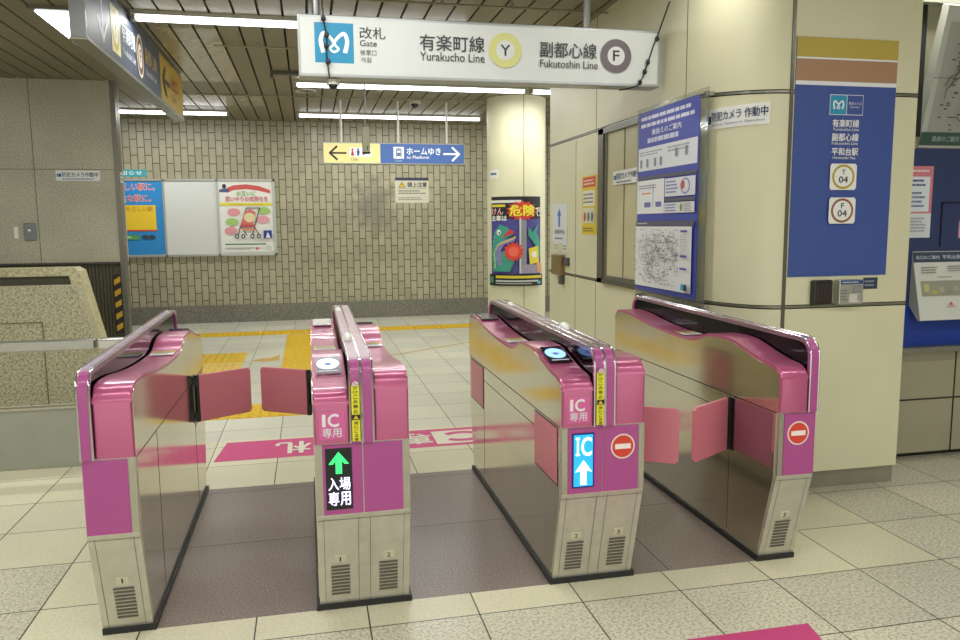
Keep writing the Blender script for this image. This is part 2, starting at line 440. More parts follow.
bm = bmesh.new(); box(bm, (2.945, .703, .1), (2.962, .712, H), 0)
def vjoint(y, z0, z1, w=.005): x = XW(y); box(bm, (x - .0015, y - w / 2, z0), (x + .004, y + w / 2, z1), 1)
vjoint(2.84, .1, .985); vjoint(2.86, 2.1, H); vjoint(1.3, .1, .98); vjoint(1.33, 2.1, H); vjoint(3.36, .99, 2.1); vjoint(3.36, .1, .98)
struct('trim_8', bm, [mat('77756a', .3, .8), SEAM], 'upright joints between the cream panels', 'trim')

# shuttered window in the right wall
xw = XW(2.1)
bm = bmesh.new()
FR = mat('6f6c62', .3, .6)
y0, y1, z0, z1 = 1.32, 2.68, .985, 2.105
for a, b in (((y0, z0), (y1, z0 + .035)), ((y0, z1 - .04), (y1, z1)), ((y1 - .1, z0), (y1, z1)), ((y0, z0), (y0 + .08, z1))):
    box(bm, (xw - .03, a[0], a[1]), (xw + .06, b[0], b[1]))
o = struct('window_1', bm, FR, 'shuttered kiosk window with a dark steel frame behind the map poster', 'window')
link('inner_frame', (lambda bm: (box(bm, (xw - .018, y1 - .135, z0 + .035), (xw + .05, y1 - .105, z1 - .04)), box(bm, (xw - .018, y0 + .08, z0 + .035), (xw + .05, y1 - .135, z0 + .06)), bm)[-1])(bmesh.new()), mat('8a877c', .3, .7), parent=o)
bm = bmesh.new(); box(bm, (xw - .006, y0 + .08, z0 + .06), (xw + .04, y1 - .135, z1 - .04)); box(bm, (xw - .009, 2.23, z0 + .06), (xw - .005, 2.245, z1 - .04), 1)
link('shutter_panel', bm, [mat('c2bc95', .35, noise=.05, nscale=3), mat('7c7a66', .5)], parent=o)

# right recess behind the pillar
struct('wall_far_right', B((3.686, 1.07, .03), (7, 1.3, H + .05)), mat('a29e85', .38, noise=.05, nscale=4), 'grey beige tiled wall right of the pillar', 'wall')
struct('baseboard_far_right', B((3.686, 1.1, 0), (7, 1.3, .03)), BLACK, 'dark gap under the grey beige wall', 'baseboard')
bm = bmesh.new(); box(bm, (3.686, 1.065, .355), (7, 1.071, .363))
for x in (4.38, 5.05): box(bm, (x, 1.065, .03), (x + .006, 1.071, .66))
struct('trim_9', bm, SEAM, 'joints of the grey beige wall tiles', 'trim')
struct('trim_10', B((3.69, .99, .655), (7, 1.12, .69), .008), mat('a3a29b', .25, .7), 'steel sill under the blue information board', 'sill')

# side and rear limits of the hall outside the frame
struct('wall_side_left', B((-7.1, -8, 0), (-7, 9.4, H + .1)), mat('a29e85', .5), 'far left hall wall', 'wall')
struct('wall_side_right', B((7, -8, 0), (7.1, 1.2, H + .1)), mat('a29e85', .5), 'far right hall wall', 'wall')

# round column
CX, CY, CR = 3.162, 6.68, .365
bm = bmesh.new(); n = 48
for z0, z1, r, mi in ((0, .1, CR - .01, 1), (.1, H + .02, CR, 0)):
    A = [bm.verts.new((CX + r * math.cos(2 * math.pi * k / n), CY + r * math.sin(2 * math.pi * k / n), z0)) for k in range(n)]
    C = [bm.verts.new((v.co.x, v.co.y, z1)) for v in A]
    for k in range(n): bm.faces.new((A[k], A[(k + 1) % n], C[(k + 1) % n], C[k])).material_index = mi
    bm.faces.new(A).material_index = mi; bm.faces.new(C[::-1]).material_index = mi
def colpt(x, y, z):
    """x: arc length from the camera-facing meridian, y: height"""
    a = math.atan2(-2.7866 - CY, .5925 - CX) + x / CR
    return Vector((CX + (CR + z) * math.cos(a), CY + (CR + z) * math.sin(a), y))
for xo in (.09,):
    q = [bm.verts.new(colpt(xx, zz, .0012)) for xx, zz in ((xo, .1), (xo + .006, .1), (xo + .006, H), (xo, H))]; bm.faces.new(q).material_index = 2
struct('wall_column', bm, [CREAM, mat('8f8c7c', .4), SEAM], 'round cream clad column near the back wall', 'column', smooth=True)

# ================================================================ LIGHTS
def lamp(x0, x1, y, label):
    t = thing('fluorescent_light', label, 'ceiling light', ((x0 + x1) / 2, y, H - .06), 'rows of fluorescent ceiling lights')
    link('housing', B((x0, y - .05, H - .028), (x1, y + .05, H)), mat('b5b5a8', .5), parent=t)
    bm = bmesh.new(); box(bm, (x0 + .03, y - .034, H - .062), (x1 - .03, y + .034, H - .028), 0, .012)
    link('diffuser', bm, mat('f4f8ff', .5, emit=TUBE_POWER, key='tube'), parent=t)
    l = bpy.data.lights.new('tube_light', 'AREA'); l.shape = 'RECTANGLE'; l.size = x1 - x0 - .06; l.size_y = .066; l.energy = 7.5 * (x1 - x0); l.color = (1, 1, .96)
    lo = bpy.data.objects.new('tube_light', l); lo.location = ((x0 + x1) / 2, y, H - .0635); COL.objects.link(lo)
    for x in (x0, x1 - .03): link('end_cap', B((x, y - .036, H - .064), (x + .03, y + .036, H - .028)), mat('9a9a8c', .5), parent=t)
lamp(-.585, 1.88, 3.33, 'long fluorescent ceiling light running behind the left end of the big hanging sign')
lamp(.50, 3.06, 5.85, 'fluorescent ceiling light seen just below the big hanging sign')
lamp(3.10, 5.6, 5.85, 'short visible end of a fluorescent light between big sign and cream wall')
lamp(.50, 3.06, 8.2, 'fluorescent ceiling light above the platform direction sign')
lamp(-2.6, -.38, 8.2, 'fluorescent ceiling light by the back wall behind the dark blue hanging sign')
lamp(-5.3, -2.8, 3.33, 'fluorescent ceiling light beyond the left edge of the photo')
# bright panel lamp above left
t = thing('panel_light', 'bright white ceiling light at top left beside the dark blue hanging sign', 'ceiling light', (-1.02, 3.9, H - .04))
link('housing', B((-1.25, 3.28, H - .025), (-.8, 4.55, H)), mat('6f6c5c', .5), parent=t)
link('diffuser', B((-1.21, 3.33, H - .035), (-.84, 4.5, H - .025)), mat('f4f8ff', .5, emit=7, key='panel'), parent=t)

# ================================================================ TICKET GATES
TOPA = [(-.116, .665), (-.116, .80), (-.104, .838), (-.06, .852), (.02, .86), (.1, .876), (.2, .90), (.27, .915), (.43, .914), (.5, .903), (.57, .872), (.66, .86), (.9, .864), (1.15, .880), (1.36, .906), (1.52, .912), (1.585, .895), (1.6, .85), (1.6, .665)]
LOW = [(0, .022), (-.105, .40), (-.105, .665), (1.58, .665), (1.58, .40), (1.49, .022)]
def front_y(z): return -.105 * (z - .022) / .378 if z < .4 else -.105
def sy(k, y): return y if not k else 1.49 - y

def half(root, X, s, rev, number, cap='', reader=False, board=None, strip=False, front_open=None, rear_open=None, front_door=True, rear_door=True, mid=False):
    """one half machine: passage face at world X, growing in direction s. rev: top profile reversed."""
    T = lambda x, y, z: Vector((X + s * x, sy(rev, y), z))          # may reverse y
    Tn = lambda x, y, z: Vector((X + s * x, y, z))                   # never reversed
    W, BW = .166, .122
    bx = lambda a, b, bev=0.: B(tuple(Tn(*a)), tuple(Tn(*b)), bev)
    # plinth
    link('plinth', bx((-.012, -.008, 0), (W, 1.50, .022)), RUBBER, parent=root)
    # lower cabinet
    bm = bmesh.new(); prism(bm, LOW, Tn, 0, W); link('cabinet', bm, BRUSH, parent=root)
    # passage side plates
    bm = bmesh.new(); p = [(.012, .03), (-.085, .39), (-.09, .66), (1.565, .66), (1.565, .40), (1.478, .03)]
    prism(bm, p, Tn, -.0025, .001); link('lower_side_panel', bm, MIRROR, parent=root)
    # head with rolled rim
    top = [TOPA[0]] + chaikin(TOPA[1:-1], 2) + [TOPA[-1]]
    bm = bmesh.new(); fa, fc = prism(bm, top, T, 0, BW)
    es = list({e for f in (fa, fc) for e in f.edges if not all(abs(v.co.z - .665) < 1e-5 for v in e.verts)})
    bmesh.ops.bevel(bm, geom=es, offset=.009, segments=3, profile=.5, affect='EDGES')
    link('head_cover', bm, PINK, parent=root, smooth=True)
    ins = inset(top, .013)
    bm = bmesh.new(); prism(bm, [(y, .6645 if z < .69 else z) for y, z in ins], T, -.002, .01); link('upper_side_panel', bm, MIRROR, parent=root)
    # seams on the passage side
    bm = bmesh.new()
    def sm(y0, z0, y1, z1, w=.003): box(bm, tuple(Tn(-.0032, y0, z0)), tuple(Tn(0, y1 if y1 != y0 else y0 + w, z1 if z1 != z0 else z0 + w)))
    if not mid: sm(.25, .045, .25, .66); sm(1.2, .045, 1.2, .66)
    else: sm(1.2, .045, 1.2, .66)
    if front_door: sm(.25, .585, 1.2, .585)
    sm(-.09, .661, 1.565, .661, .002)
    link('panel_seam', bm, SEAM, parent=root)
    # door pockets
    def pocket(ya, yb, is_open):
        z0, z1 = .425, .655
        bm = bmesh.new(); box(bm, tuple(Tn(-.0035, ya, z0)), tuple(Tn(.0, yb, z1)))
        link('door_pocket', bm, mat('2a2422', .5) if not is_open else mat('85505e', .3, coat=.3), parent=root)
        if not is_open:
            link('retracted_door', bx((-.0065, ya + .007, z0 + .008), (-.003, yb - .007, z1 - .006), .001), FLAP, parent=root)
    if front_door: pocket(-.07, .235, bool(front_open))
    if rear_door: pocket(1.21, 1.53, bool(rear_open))
    for kind, op in (('f', front_open), ('r', rear_open)):
        if not op: continue
        hy, tx, ty, z0, z1 = op
        a = Tn(-.02, hy, 0); b = Tn(tx, ty, 0); d = (b - a).normalized(); nrm = Vector((-d.y, d.x, 0)) * .009
        bm = bmesh.new(); L = (b - a).length; a2 = a + d * .004
        q = []
        for zz0, inn in ((z0, 0),):
            pass
        ol = [(0, z0), (L - .025, z0), (L - .012, z0 + .012), (L - .012, z1 - .012), (L - .025, z1), (0, z1)]
        A = [bm.verts.new(a2 + d * l + nrm + Vector((0, 0, z))) for l, z in ol]; C = [bm.verts.new(a2 + d * l - nrm + Vector((0, 0, z))) for l, z in ol]
        f1 = bm.faces.new(A); f2 = bm.faces.new(C[::-1])
        for i in range(6): bm.faces.new((A[i], C[i], C[(i + 1) % 6], A[(i + 1) % 6]))
        bmesh.ops.bevel(bm, geom=list({e for f in (f1, f2) for e in f.edges}), offset=.003, segments=2, affect='EDGES')
        fl = link('flap_door', bm, FLAP, parent=root)
        for zc in (z0 + .03, z1 - .03):
            bm = bmesh.new(); tube(bm, [a + Vector((0, 0, zc - .022)), a + Vector((0, 0, zc + .022))], .013, 10); box(bm, tuple(Tn(-.022, hy - .012, zc - .018)), tuple(Tn(.0, hy + .012, zc + .018)))
            link('hinge', bm, mat('3c3a3a', .3, .6), parent=root)
        link('glare_cover', bx((-.005, hy - .035, z0), (0, hy + .03, z1)), BLACK, parent=root)  # black plate added to cover a bright reflection in the side panel
        bm = bmesh.new(); tube(bm, [a + Vector((0, 0, z0)), a + Vector((0, 0, z1))], .012, 10); link('hinge_post', bm, BLACK, parent=root)
    # front panels
    fp = lambda x0, x1, z0, z1, o0, o1: bx((x0, -.105 - o1, z0), (x1, -.105 - o0, z1))
    link('corner_strip', fp(.0, .022, .405, .66, 0, .004), STEEL, parent=root)
    link('front_panel', fp(.025, W - .002, .405, .66, 0, .0045), MAGENTA, parent=root)
    # slanted lower front: seams, grille, number plate
    sl = Vector((0, -.105, .378)).normalized(); o = Tn(0, 0, .022)
    xl = o.x if s > 0 else o.x - W
    fl = Flat((xl, 0 - .0005, .022), (1, 0, 0), tuple(sl)); 
    mir = (lambda x, w=0: x) if s > 0 else (lambda x, w=0: W - x - w)
    for xx in (.022, W - .022): fl.rect(mir(xx, .0015), 0, .0015, .38, '55534a')
    fl.rect(mir(.0, .0), .0, .0001, .0001, '55534a')
    fl.rect(0, .374, W, .002, '55534a')
    fl.build('front_seams', parent=root)
    bm = bmesh.new()
    cxp = xl + mir(.078, 0)
    for i in range(9):
        d = .035 + i * .0155
        c = Vector((cxp, 0, .03)) + sl * d + Vector((0, -.0032, 0))
        hh = sl * .0036
        nn = Vector((0, -sl.z, sl.y)) * .0022
        q = [bm.verts.new(c + Vector((sx * .034, 0, 0)) + sg * hh + k * nn) for k in (0, 1) for sx, sg in ((-1, -1), (1, -1), (1, 1), (-1, 1))]
        for k in ((4, 5, 6, 7), (0, 1, 5, 4), (1, 2, 6, 5), (2, 3, 7, 6), (3, 0, 4, 7)): bm.faces.new([q[j] for j in k])
    link('vent_grille', bm, mat('6a675c', .4, .5), parent=root)
    fl = Flat((cxp, -.0005 - .0022, .03), (1, 0, 0), tuple(sl)); fl.slab(-.02, .178, .04, .03, .002, 'c9c4a8')
    fl.txt(number, -.006 if number != '1' else -.003, .183, .012 if number != '1' else .005, .019, '2a2a26', .02)
    fl.build('number_plate', parent=root)
    # fin --------------------------------------------------------
    fx0, fx1 = .125, W - .001
    def arc_(cy, cz, r, a0, a1, n=8): return [(cy + r * math.cos(math.radians(a0 + (a1 - a0) * i / n)), cz + r * math.sin(math.radians(a0 + (a1 - a0) * i / n))) for i in range(n + 1)]
    fo = [(-.118, .664)] + arc_(-.043, .886, .075, 180, 90) + arc_(1.545, .908, .075, 90, 0) + [(1.62, .664)]
    fi = inset(fo + [], .0)
    fi = [(-.099, .664)] + arc_(-.043, .886, .056, 180, 90) + arc_(1.545, .908, .056, 90, 0) + [(1.598, .664)]
    def band(name, a, b, M, xa=fx0, xb=fx1):
        bm = bmesh.new(); O = fo[a:b]; I = fi[a:b]
        rings = [[bm.verts.new(Tn(x, y, z)) for x, (y, z) in ((xa, p), (xb, p), (xb, q), (xa, q))] for p, q in zip(O, I)]
        for r1, r2 in zip(rings, rings[1:]):
            for j in range(4): bm.faces.new((r1[j], r1[(j + 1) % 4], r2[(j + 1) % 4], r2[j]))
        bm.faces.new(rings[0]); bm.faces.new(rings[-1])
        return link(name, bm, M, parent=root, smooth=True)
    n = len(fo)
    band('front_band', 0, 8, MAGENTA); band('top_rail', 7, n - 7, RAILTOP); band('rear_band', n - 8, n, MAGENTA)
    bm = bmesh.new(); prism(bm, [(-.10, .664)] + fi[1:-1] + [(1.6, .664)], Tn, fx0 + .006, fx1 - .004); link('glass_fin', bm, GLASS, parent=root)
    bm = bmesh.new()
    for x in (fx0 + .001, fx1 - .001): tube(bm, [Tn(x, y, z) for y, z in fo], .0042, 6)
    link('edge_trim', bm, mat('cfc9cc', .15, .9), parent=root, smooth=True)
    xs = xl if s > 0 else xl
    LX = lambda x, w=0: (X + x) if s > 0 else (X - x - w)
    if strip:
        fl = Flat((LX(.131, .028), -.1235, .672), (1, 0, 0), (0, 0, 1)); fl.slab(0, 0, .028, .2, .001, 'e3dc2c')
        tx = 'かけこみ禁止'
        for i, ch in enumerate(tx): fl.txt(ch, .006, .185 - i * .0165, .016, .0125, '2b2a1c', .02)
        fl.rect(0, .078, .028, .018, '1c1c1c'); fl.poly([(.005, .081), (.023, .081), (.014, .094)], 'e3c62c')
        for i, ch in enumerate('扉にご注意'): fl.txt(ch, .007, .061 - i * .0145, .014, .011, '2b2a1c', .02)
        fl.ell(.014, .207, .011, .009, 'd8c8d0', 16)
        fl.line([(.007, .213), (.021, .201)], .002, 'c0304a')
        fl.build('warning_strip', parent=root)
    if cap == 'ic':
        fl = Flat((LX(.018, .088), -.1165, .682), (1, 0, 0), (0, 0, 1)); fl.slab(0, 0, .088, .098, .001, 'd0609c')
        fl.txt('I', .012, .047, .009, .042, 'e6e2e4', .05).txt('C', .031, .046, .036, .044, 'e6e2e4', .05).txt('専用', .01, .008, .066, .033, 'dcd6da', .02)
        fl.build('ic_label', parent=root)
    # front board
    zb = -.105 - .0046
    if board == 'led':
        fl = Flat((LX(.035, .092), zb, .425), (1, 0, 0), (0, 0, 1)); G = mat('34e070', .5, emit=.8, key='ledg'); Wt = mat('e6e0ff', .5, emit=.9, key='ledw')
        fl.slab(0, 0, .092, .222, .003, '0c0f10')
        fl.poly([(.046, .21), (.082, .165), (.066, .165), (.057, .177), (.057, .13), (.035, .13), (.035, .177), (.026, .165), (.010, .165)], G)
        fl.txt('入', .008, .071, .036, .046, Wt, .02).txt('場', .047, .071, .038, .046, Wt, .015).txt('専', .008, .015, .036, .05, Wt, .015).txt('用', .049, .015, .035, .049, Wt, .02)
        fl.build('led_board', parent=root)
    if board == 'screen':
        fl = Flat((LX(.040, .085), zb, .428), (1, 0, 0), (0, 0, 1)); fl.slab(0, 0, .088, .212, .003, '1a2a70')
        Sb = mat('1f98e6', .5, emit=.7, key='scrb'); Sw = mat('f4fbff', .5, emit=.8, key='scrw')
        fl.rect(.006, .006, .076, .2, Sb)
        fl.rect(.012, .125, .019, .07, Sb).rect(.0135, .188, .016, .008, Sw).rect(.0135, .126, .016, .008, Sw).rect(.018, .13, .007, .062, Sw).txt('C', .036, .125, .04, .071, Sw, .02)
        fl.poly([(.044, .108), (.078, .062), (.056, .068), (.056, .012), (.032, .012), (.032, .068), (.010, .062)], Sw)
        fl.build('status_screen', parent=root)
    if board == 'noentry':
        fl = Flat((LX(.088, 0), zb - .0003, .578), (1, 0, 0), (0, 0, 1))
        fl.ell(0, 0, .049, .049, 'e8d8d4', 40).ell(0, 0, .043, .043, 'd2402e', 40).rect(-.032, -.01, .064, .02, 'f0e6e2')
        fl.build('no_entry_sign', parent=root)
    if reader:
        a = T(.06, .085, .874); b = T(.06, .225, .9085); vv = (b - a).normalized(); c = (a + b) / 2 + Vector((0, 0, .006))
        if rev: vv = -vv
        fl = Flat(c, (1, 0, 0), vv); ww = .094; hh = .15
        fl.z = .001
        fl.slab(-ww / 2, -hh / 2, ww, hh, .004, mat('23252c' if reader != 'light' else 'b9b5bd', .15, .5))
        Lt = mat('d6e2ff', .5, emit=.75, key='rdl') if reader == 'light' else mat('86b4ff', .5, emit=.85 if reader == 'dark' else .2, key='rd' + reader)
        fl.ell(0, .005, .042, .05, Lt, 40).ell(0, .0, .012, .013, '6f86c8', 20)
        if reader == 'dark': fl.line([(-.018, 0), (.018, 0)], .004, '6f86c8')
        fl.rect(-.036, -hh / 2 + .006, .072, .009, 'c9d3df')
        fl.build('card_reader', parent=root)
    if reader in ('light', 'dark'):
        pa = T(.06, 1.4, .9115); fl = Flat((pa.x - .046, pa.y - .1, .9055), (1, 0, 0), (0, 1, .035)); fl.slab(0, 0, .092, .2, .004, mat('d9dad6' if reader == 'light' else '5a5a5c', .2, .1)); fl.build('display_plate', parent=root)
    # top stickers
    ym = .80
    p0 = T(.06, .72, .8655)
    fl = Flat((min(T(.012, 0, 0).x, T(.108, 0, 0).x), p0.y, .8665), (1, 0, 0), (0, 1, .004)); fl.slab(0, 0, .096, .06, .0006, 'e9e9e4').rect(0, .07, .096, .035, 'e0cf2c').rows(.008, .01, .08, .04, 3, '8f8f96').rows(.008, .076, .08, .022, 2, '4a4720')
    fl.build('top_sticker', parent=root)

def sensor(root, x, y):
    bm = bmesh.new(); bmesh.ops.create_uvsphere(bm, u_segments=16, v_segments=10, radius=1, matrix=Matrix.Translation((x, y, .965)) @ Matrix.Diagonal((.02, .055, .028, 1)))
    bmesh.ops.delete(bm, geom=[v for v in bm.verts if v.co.z < .955], context='VERTS')
    link('sensor_dome', bm, mat('e6e6e0', .3), parent=root, smooth=True)

g = thing('ticket_gate', 'leftmost ticket gate, narrow pink and steel cabinet with number plate 1', 'ticket gate', (-.078, .745, 0), 'pink ticket gates')
half(g, .004, -1, True, '1', reader='rear', rear_open=(1.2, -.27, 1.36, .455, .69), front_door=False)
g = thing('ticket_gate', 'pink ticket gate with green arrow board and plates 1 and 2', 'ticket gate', (.754, .745, 0), 'pink ticket gates')
half(g, .588, 1, False, '1', cap='ic', reader='light', board='led', strip=True, rear_open=(1.2, -.27, 1.36, .455, .69), front_door=False)
half(g, .920, -1, True, '2', reader='rear')
sensor(g, .733, .35); sensor(g, .733, 1.35)
g = thing('ticket_gate', 'pink ticket gate with blue IC screen, red no-entry disc and plates 2 and 3', 'ticket gate', (1.66, .745, 0), 'pink ticket gates')
half(g, 1.494, 1, False, '2', cap='ic', reader='dark', board='screen', strip=True, mid=True)
half(g, 1.826, -1, True, '3', reader='rear', board='noentry', front_open=(.25, -.262, .1, .415, .652))
sensor(g, 1.681, .42); sensor(g, 1.681, 1.35)
g = thing('ticket_gate', 'rightmost ticket gate, narrow pink cabinet with red no-entry disc nearest the cream wall', 'ticket gate', (2.495, .745, 0), 'pink ticket gates')
half(g, 2.405, 1, False, '3', board='noentry', front_open=(.25, -.265, .1, .415, .652))

# ================================================================ LEFT BARRIER AND PARAPET
t = thing('barrier_fence', 'low grey panel barrier with steel handrail left of the leftmost gate', 'barrier', (-2.2, 2.14, 0))
link('lower_panel', B((-4.5, 2.12, .0), (-.6, 2.16, .36), .004), mat('9a9c8f', .4, .15, noise=.05), parent=t)
link('panel_cap', B((-4.5, 2.112, .36), (-.6, 2.168, .372)), STEEL, parent=t)
link('handrail', B((-4.5, 2.10, .705), (-.662, 2.18, .768), .01), mat('aaa99f', .25, .8), parent=t)
link('handrail', B((-.652, 2.10, .705), (-.2, 2.18, .768), .01), mat('c0bfb8', .2, .85), parent=t)
link('rail_post', B((-.3, 2.12, 0), (-.24, 2.16, .71)), STEEL, parent=t)
for x in (-4.2, -2.3): link('rail_post', B((x, 2.12, .36), (x + .05, 2.16, .71)), STEEL, parent=t)

GR_P = stone('parapet_granite', 'b4ae90', '847f67', 'c4bfa4', 62, .35)
GR_C = stone('coping_granite', 'bfb78e', 'a39c78', 'cfc8a2', 42, .35)
t = thing('stair_parapet', 'speckled granite stair parapet with sloping end behind the grey barrier', 'parapet', (-2.5, 4.3, 0))
def xz_prism(pts, y0, y1):
    bm = bmesh.new(); A = [bm.verts.new((x, y0, z)) for x, z in pts]; C = [bm.verts.new((x, y1, z)) for x, z in pts]; n = len(pts)
    bm.faces.new(A); bm.faces.new(C[::-1])
    for i in range(n): bm.faces.new((A[i], C[i], C[(i + 1) % n], A[(i + 1) % n]))
    return bm
fs = link('front_slab', xz_prism([(-5, 0), (-1.05, 0), (-1.08, .3), (-1.24, .96), (-5, .96)], 3.95, 4.12), GR_P, parent=t)
bm = bmesh.new(); box(bm, (-5, 3.946, .668), (-1.51, 3.951, .676)); box(bm, (-1.515, 3.946, 0), (-1.507, 3.951, .676)); link('joint', bm, mat('6b6650', .6), parent=fs)
link('rear_slab', xz_prism([(-5, 0), (-1.14, 0), (-1.36, 1.04), (-5, 1.04)], 4.35, 4.5), mat('5d5a48', .5), parent=t)
cop = [(-5, 1.09), (-1.36, 1.09), (-1.31, 1.06), (-1.12, .2), (-1.09, 0), (-1.19, 0), (-1.22, .2), (-1.39, 1.02), (-5, 1.02)]
bm = xz_prism(cop, 4.3, 4.52)
link('coping', bm, GR_C, parent=t)
# fixtures on the granite wall
def camera_notice(parent_flat, w, h):
    f = parent_flat
    f.slab(0, 0, w, h, .002, 'e8eae6').rect(.02 * w, .38 * h, .05 * w, .3 * h, '3aa0c8').rect(.07 * w, .38 * h, .05 * w, .3 * h, '24386a')
    f.txt('防犯カメラ作動中', .14 * w, .36 * h, .82 * w, .46 * h, '2a3550', .015).rows(.14 * w, .08 * h, .75 * w, .18 * h, 1, '7a8298', .6)
    return f
fl = Flat((-1.975, 6.198, 1.915), (1, 0, 0), (0, 0, 1)); camera_notice(fl, .43, .108)
tag(fl.build('camera_notice'), 'small white security camera notice on the grey granite wall', 'notice')
bm = B((-2.315, 6.175, 1.295), (-2.205, 6.2, 1.475), .006); box(bm, (-2.285, 6.168, 1.35), (-2.235, 6.178, 1.42))
o = tag(link('switch_box', bm, mat('7f8482', .4, .4)), 'small grey metal switch box on the granite wall', 'switch box')
link('key_slot', B((-2.275, 6.165, 1.39), (-2.245, 6.169, 1.41)), WHITE, parent=o)
tag(link('wall_tag', B((-2.415, 6.194, 1.315), (-2.375, 6.2, 1.435)), WHITE), 'small white strip label left of the grey switch box', 'label')
fl = Flat((-1.3495, 6.20, 1.9), (0, 1, 0), (0, 0, 1)); fl.slab(0, 0, .11, .11, .002, 'd5d8d4').rows(.01, .02, .09, .07, 2, '5a6880')
tag(fl.build('wall_notice'), 'small white notice on the steel corner post', 'notice')

# ================================================================ BACK WALL ITEMS
t = thing('bulletin_board', 'long white framed bulletin board on the back wall', 'bulletin board', (-.9, 9.15, .99))
link('backing', B((-2.35, 9.17, .99), (.12, 9.2, 2.11)), mat('d9dcd8', .4), parent=t)
bm = bmesh.new()
for a, b in (((-2.35, .99), (.13, 1.02)), ((-2.35, 2.08), (.13, 2.11)), ((.10, .99), (.13, 2.11)), ((-1.435, .99), (-1.41, 2.11)), ((-.70, .99), (-.675, 2.11))):
    box(bm, (a[0], 9.155, a[1]), (b[0], 9.172, b[1]))
link('frame', bm, mat('b9bbb4', .35, .4), parent=t)
fl = Flat((-2.3, 9.1695, 1.025), dz=.001); W_, H_ = .86, 1.05
fl.slab(0, 0, W_, H_, .001, '2f8fd6')
fl.txt('やさしい駅に。', .16, .92, .6, .1, 'f3e4e4', .05).txt('安全な駅に。', .2, .76, .5, .1, 'f3e4e4', .05)
fl.txt('やさしい駅に。', .163, .925, .594, .09, 'e06a5a', .02).txt('安全な駅に。', .203, .765, .494, .09, 'e06a5a', .02)
fl.rows(.1, .64, .62, .08, 2, 'e8f4fb').rect(.1, .34, .66, .37, 'f0cc34').rect(.1, .34, .66, .02, 'd84a3a').txt('ひとにやさしい駅', .14, .62, .58, .07, 'c8963a', .03)
fl.rect(.1, .22, .42, .07, '5fa35a').rows(.13, .235, .36, .04, 1, 'd8ecd0').ell(.6, .255, .045, .03, '3a4656').ell(.69, .255, .045, .03, '3a4656')
tag(fl.build('station_poster'), 'blue poster with yellow panel at the left end of the bulletin board', 'poster')
fl = Flat((-.655, 9.1695, 1.05), dz=.001); W_, H_ = .74, 1.02
fl.slab(0, 0, W_, H_, .001, 'ecebe6')
fl.poly([(.1, .93), (.2, .97), (.38, .985), (.56, .96), (.72, .9), (.72, .85), (.56, .89), (.38, .915), (.2, .9), (.1, .86)], 'cf5a55')
fl.ell(.07, .955, .03, .035, '3a3a3a').rect(.02, .87, .1, .05, '3a5f8f').rect(0, .87, .02, .04, 'b03030').rect(.12, .87, .02, .04, 'b03030')
fl.txt('お互いに', .24, .82, .27, .065, '8fbf78', .04).txt('思いやりの気持ちを', .08, .735, .6, .075, 'd98a92', .05)
fl.rect(.0, .675, .74, .04, 'e6dc3c').rows(.12, .683, .5, .022, 1, 'c89a4a')
for x, y, c in ((.19, .58, 'e39a9f'), (.62, .6, 'a6cc72'), (.16, .44, 'a6cc72'), (.6, .47, 'e8a0b0'), (.14, .31, 'e39a9f')): fl.ell(x, y, .09, .055, c)
fl.line([(.56, .64), (.37, .64), (.26, .32), (.24, .24)], .014, '5a4a4c').line([(.56, .64), (.44, .24)], .014, '5a4a4c').line([(.45, .4), (.54, .24)], .014, '5a4a4c').line([(.28, .38), (.36, .24)], .014, '5a4a4c')
fl.poly([(.34, .58), (.42, .62), (.5, .58), (.45, .39), (.28, .39)], 'd96f68').ell(.41, .5, .08, .07, 'e8dcae').rect(.28, .36, .2, .035, 'c2504c').rect(.3, .31, .17, .03, 'd98a60')
for x in (.22, .31, .44, .53): fl.ell(x, .225, .03, .034, '4c4a4c').ell(x, .225, .014, .016, 'd8d8d4')
fl.rect(.6, .19, .12, .12, '2a3a96').poly([(.63, .2), (.66, .29), (.7, .2)], 'e8e8f0').rect(.05, .1, .58, .02, '5a8a5a').rows(.05, .02, .4, .05, 2, 'b8b8b8').ell(.5, .045, .02, .02, 'cf5a55').ell(.67, .05, .035, .03, '9a9a94').ell(.67, .05, .028, .024, 'e6e6e0')
tag(fl.build('stroller_poster'), 'white poster with a red baby stroller at the right end of the bulletin board', 'poster')
fl = Flat((-2.2, 9.198, 2.14)); fl.slab(0, 0, .56, .1, .006, '3aa6b4').txt('お知らせ', .12, .025, .38, .055, 'e4f2f4', .04)
tag(fl.build('cyan_sign'), 'small cyan strip sign above the left end of the bulletin board', 'sign')
fl = Flat((1.92, 9.198, 1.76)); fl.slab(0, 0, .52, .385, .004, 'cfccb8').rect(0, .34, .52, .045, '34384e')
fl.poly([(.05, .235), (.16, .235), (.105, .325)], '3a3220').poly([(.062, .242), (.148, .242), (.105, .314)], 'd8b02c').rect(.1, .265, .01, .03, '3a3220')
fl.txt('頭上注意', .19, .24, .3, .075, '34343a', .03).rows(.05, .13, .42, .07, 2, '6a6a60').rows(.05, .04, .42, .05, 2, '7a7a70').rect(.03, .215, .46, .006, '8a8a80')
tag(fl.build('caution_notice'), 'beige notice with yellow warning triangle on the tiled back wall', 'notice')

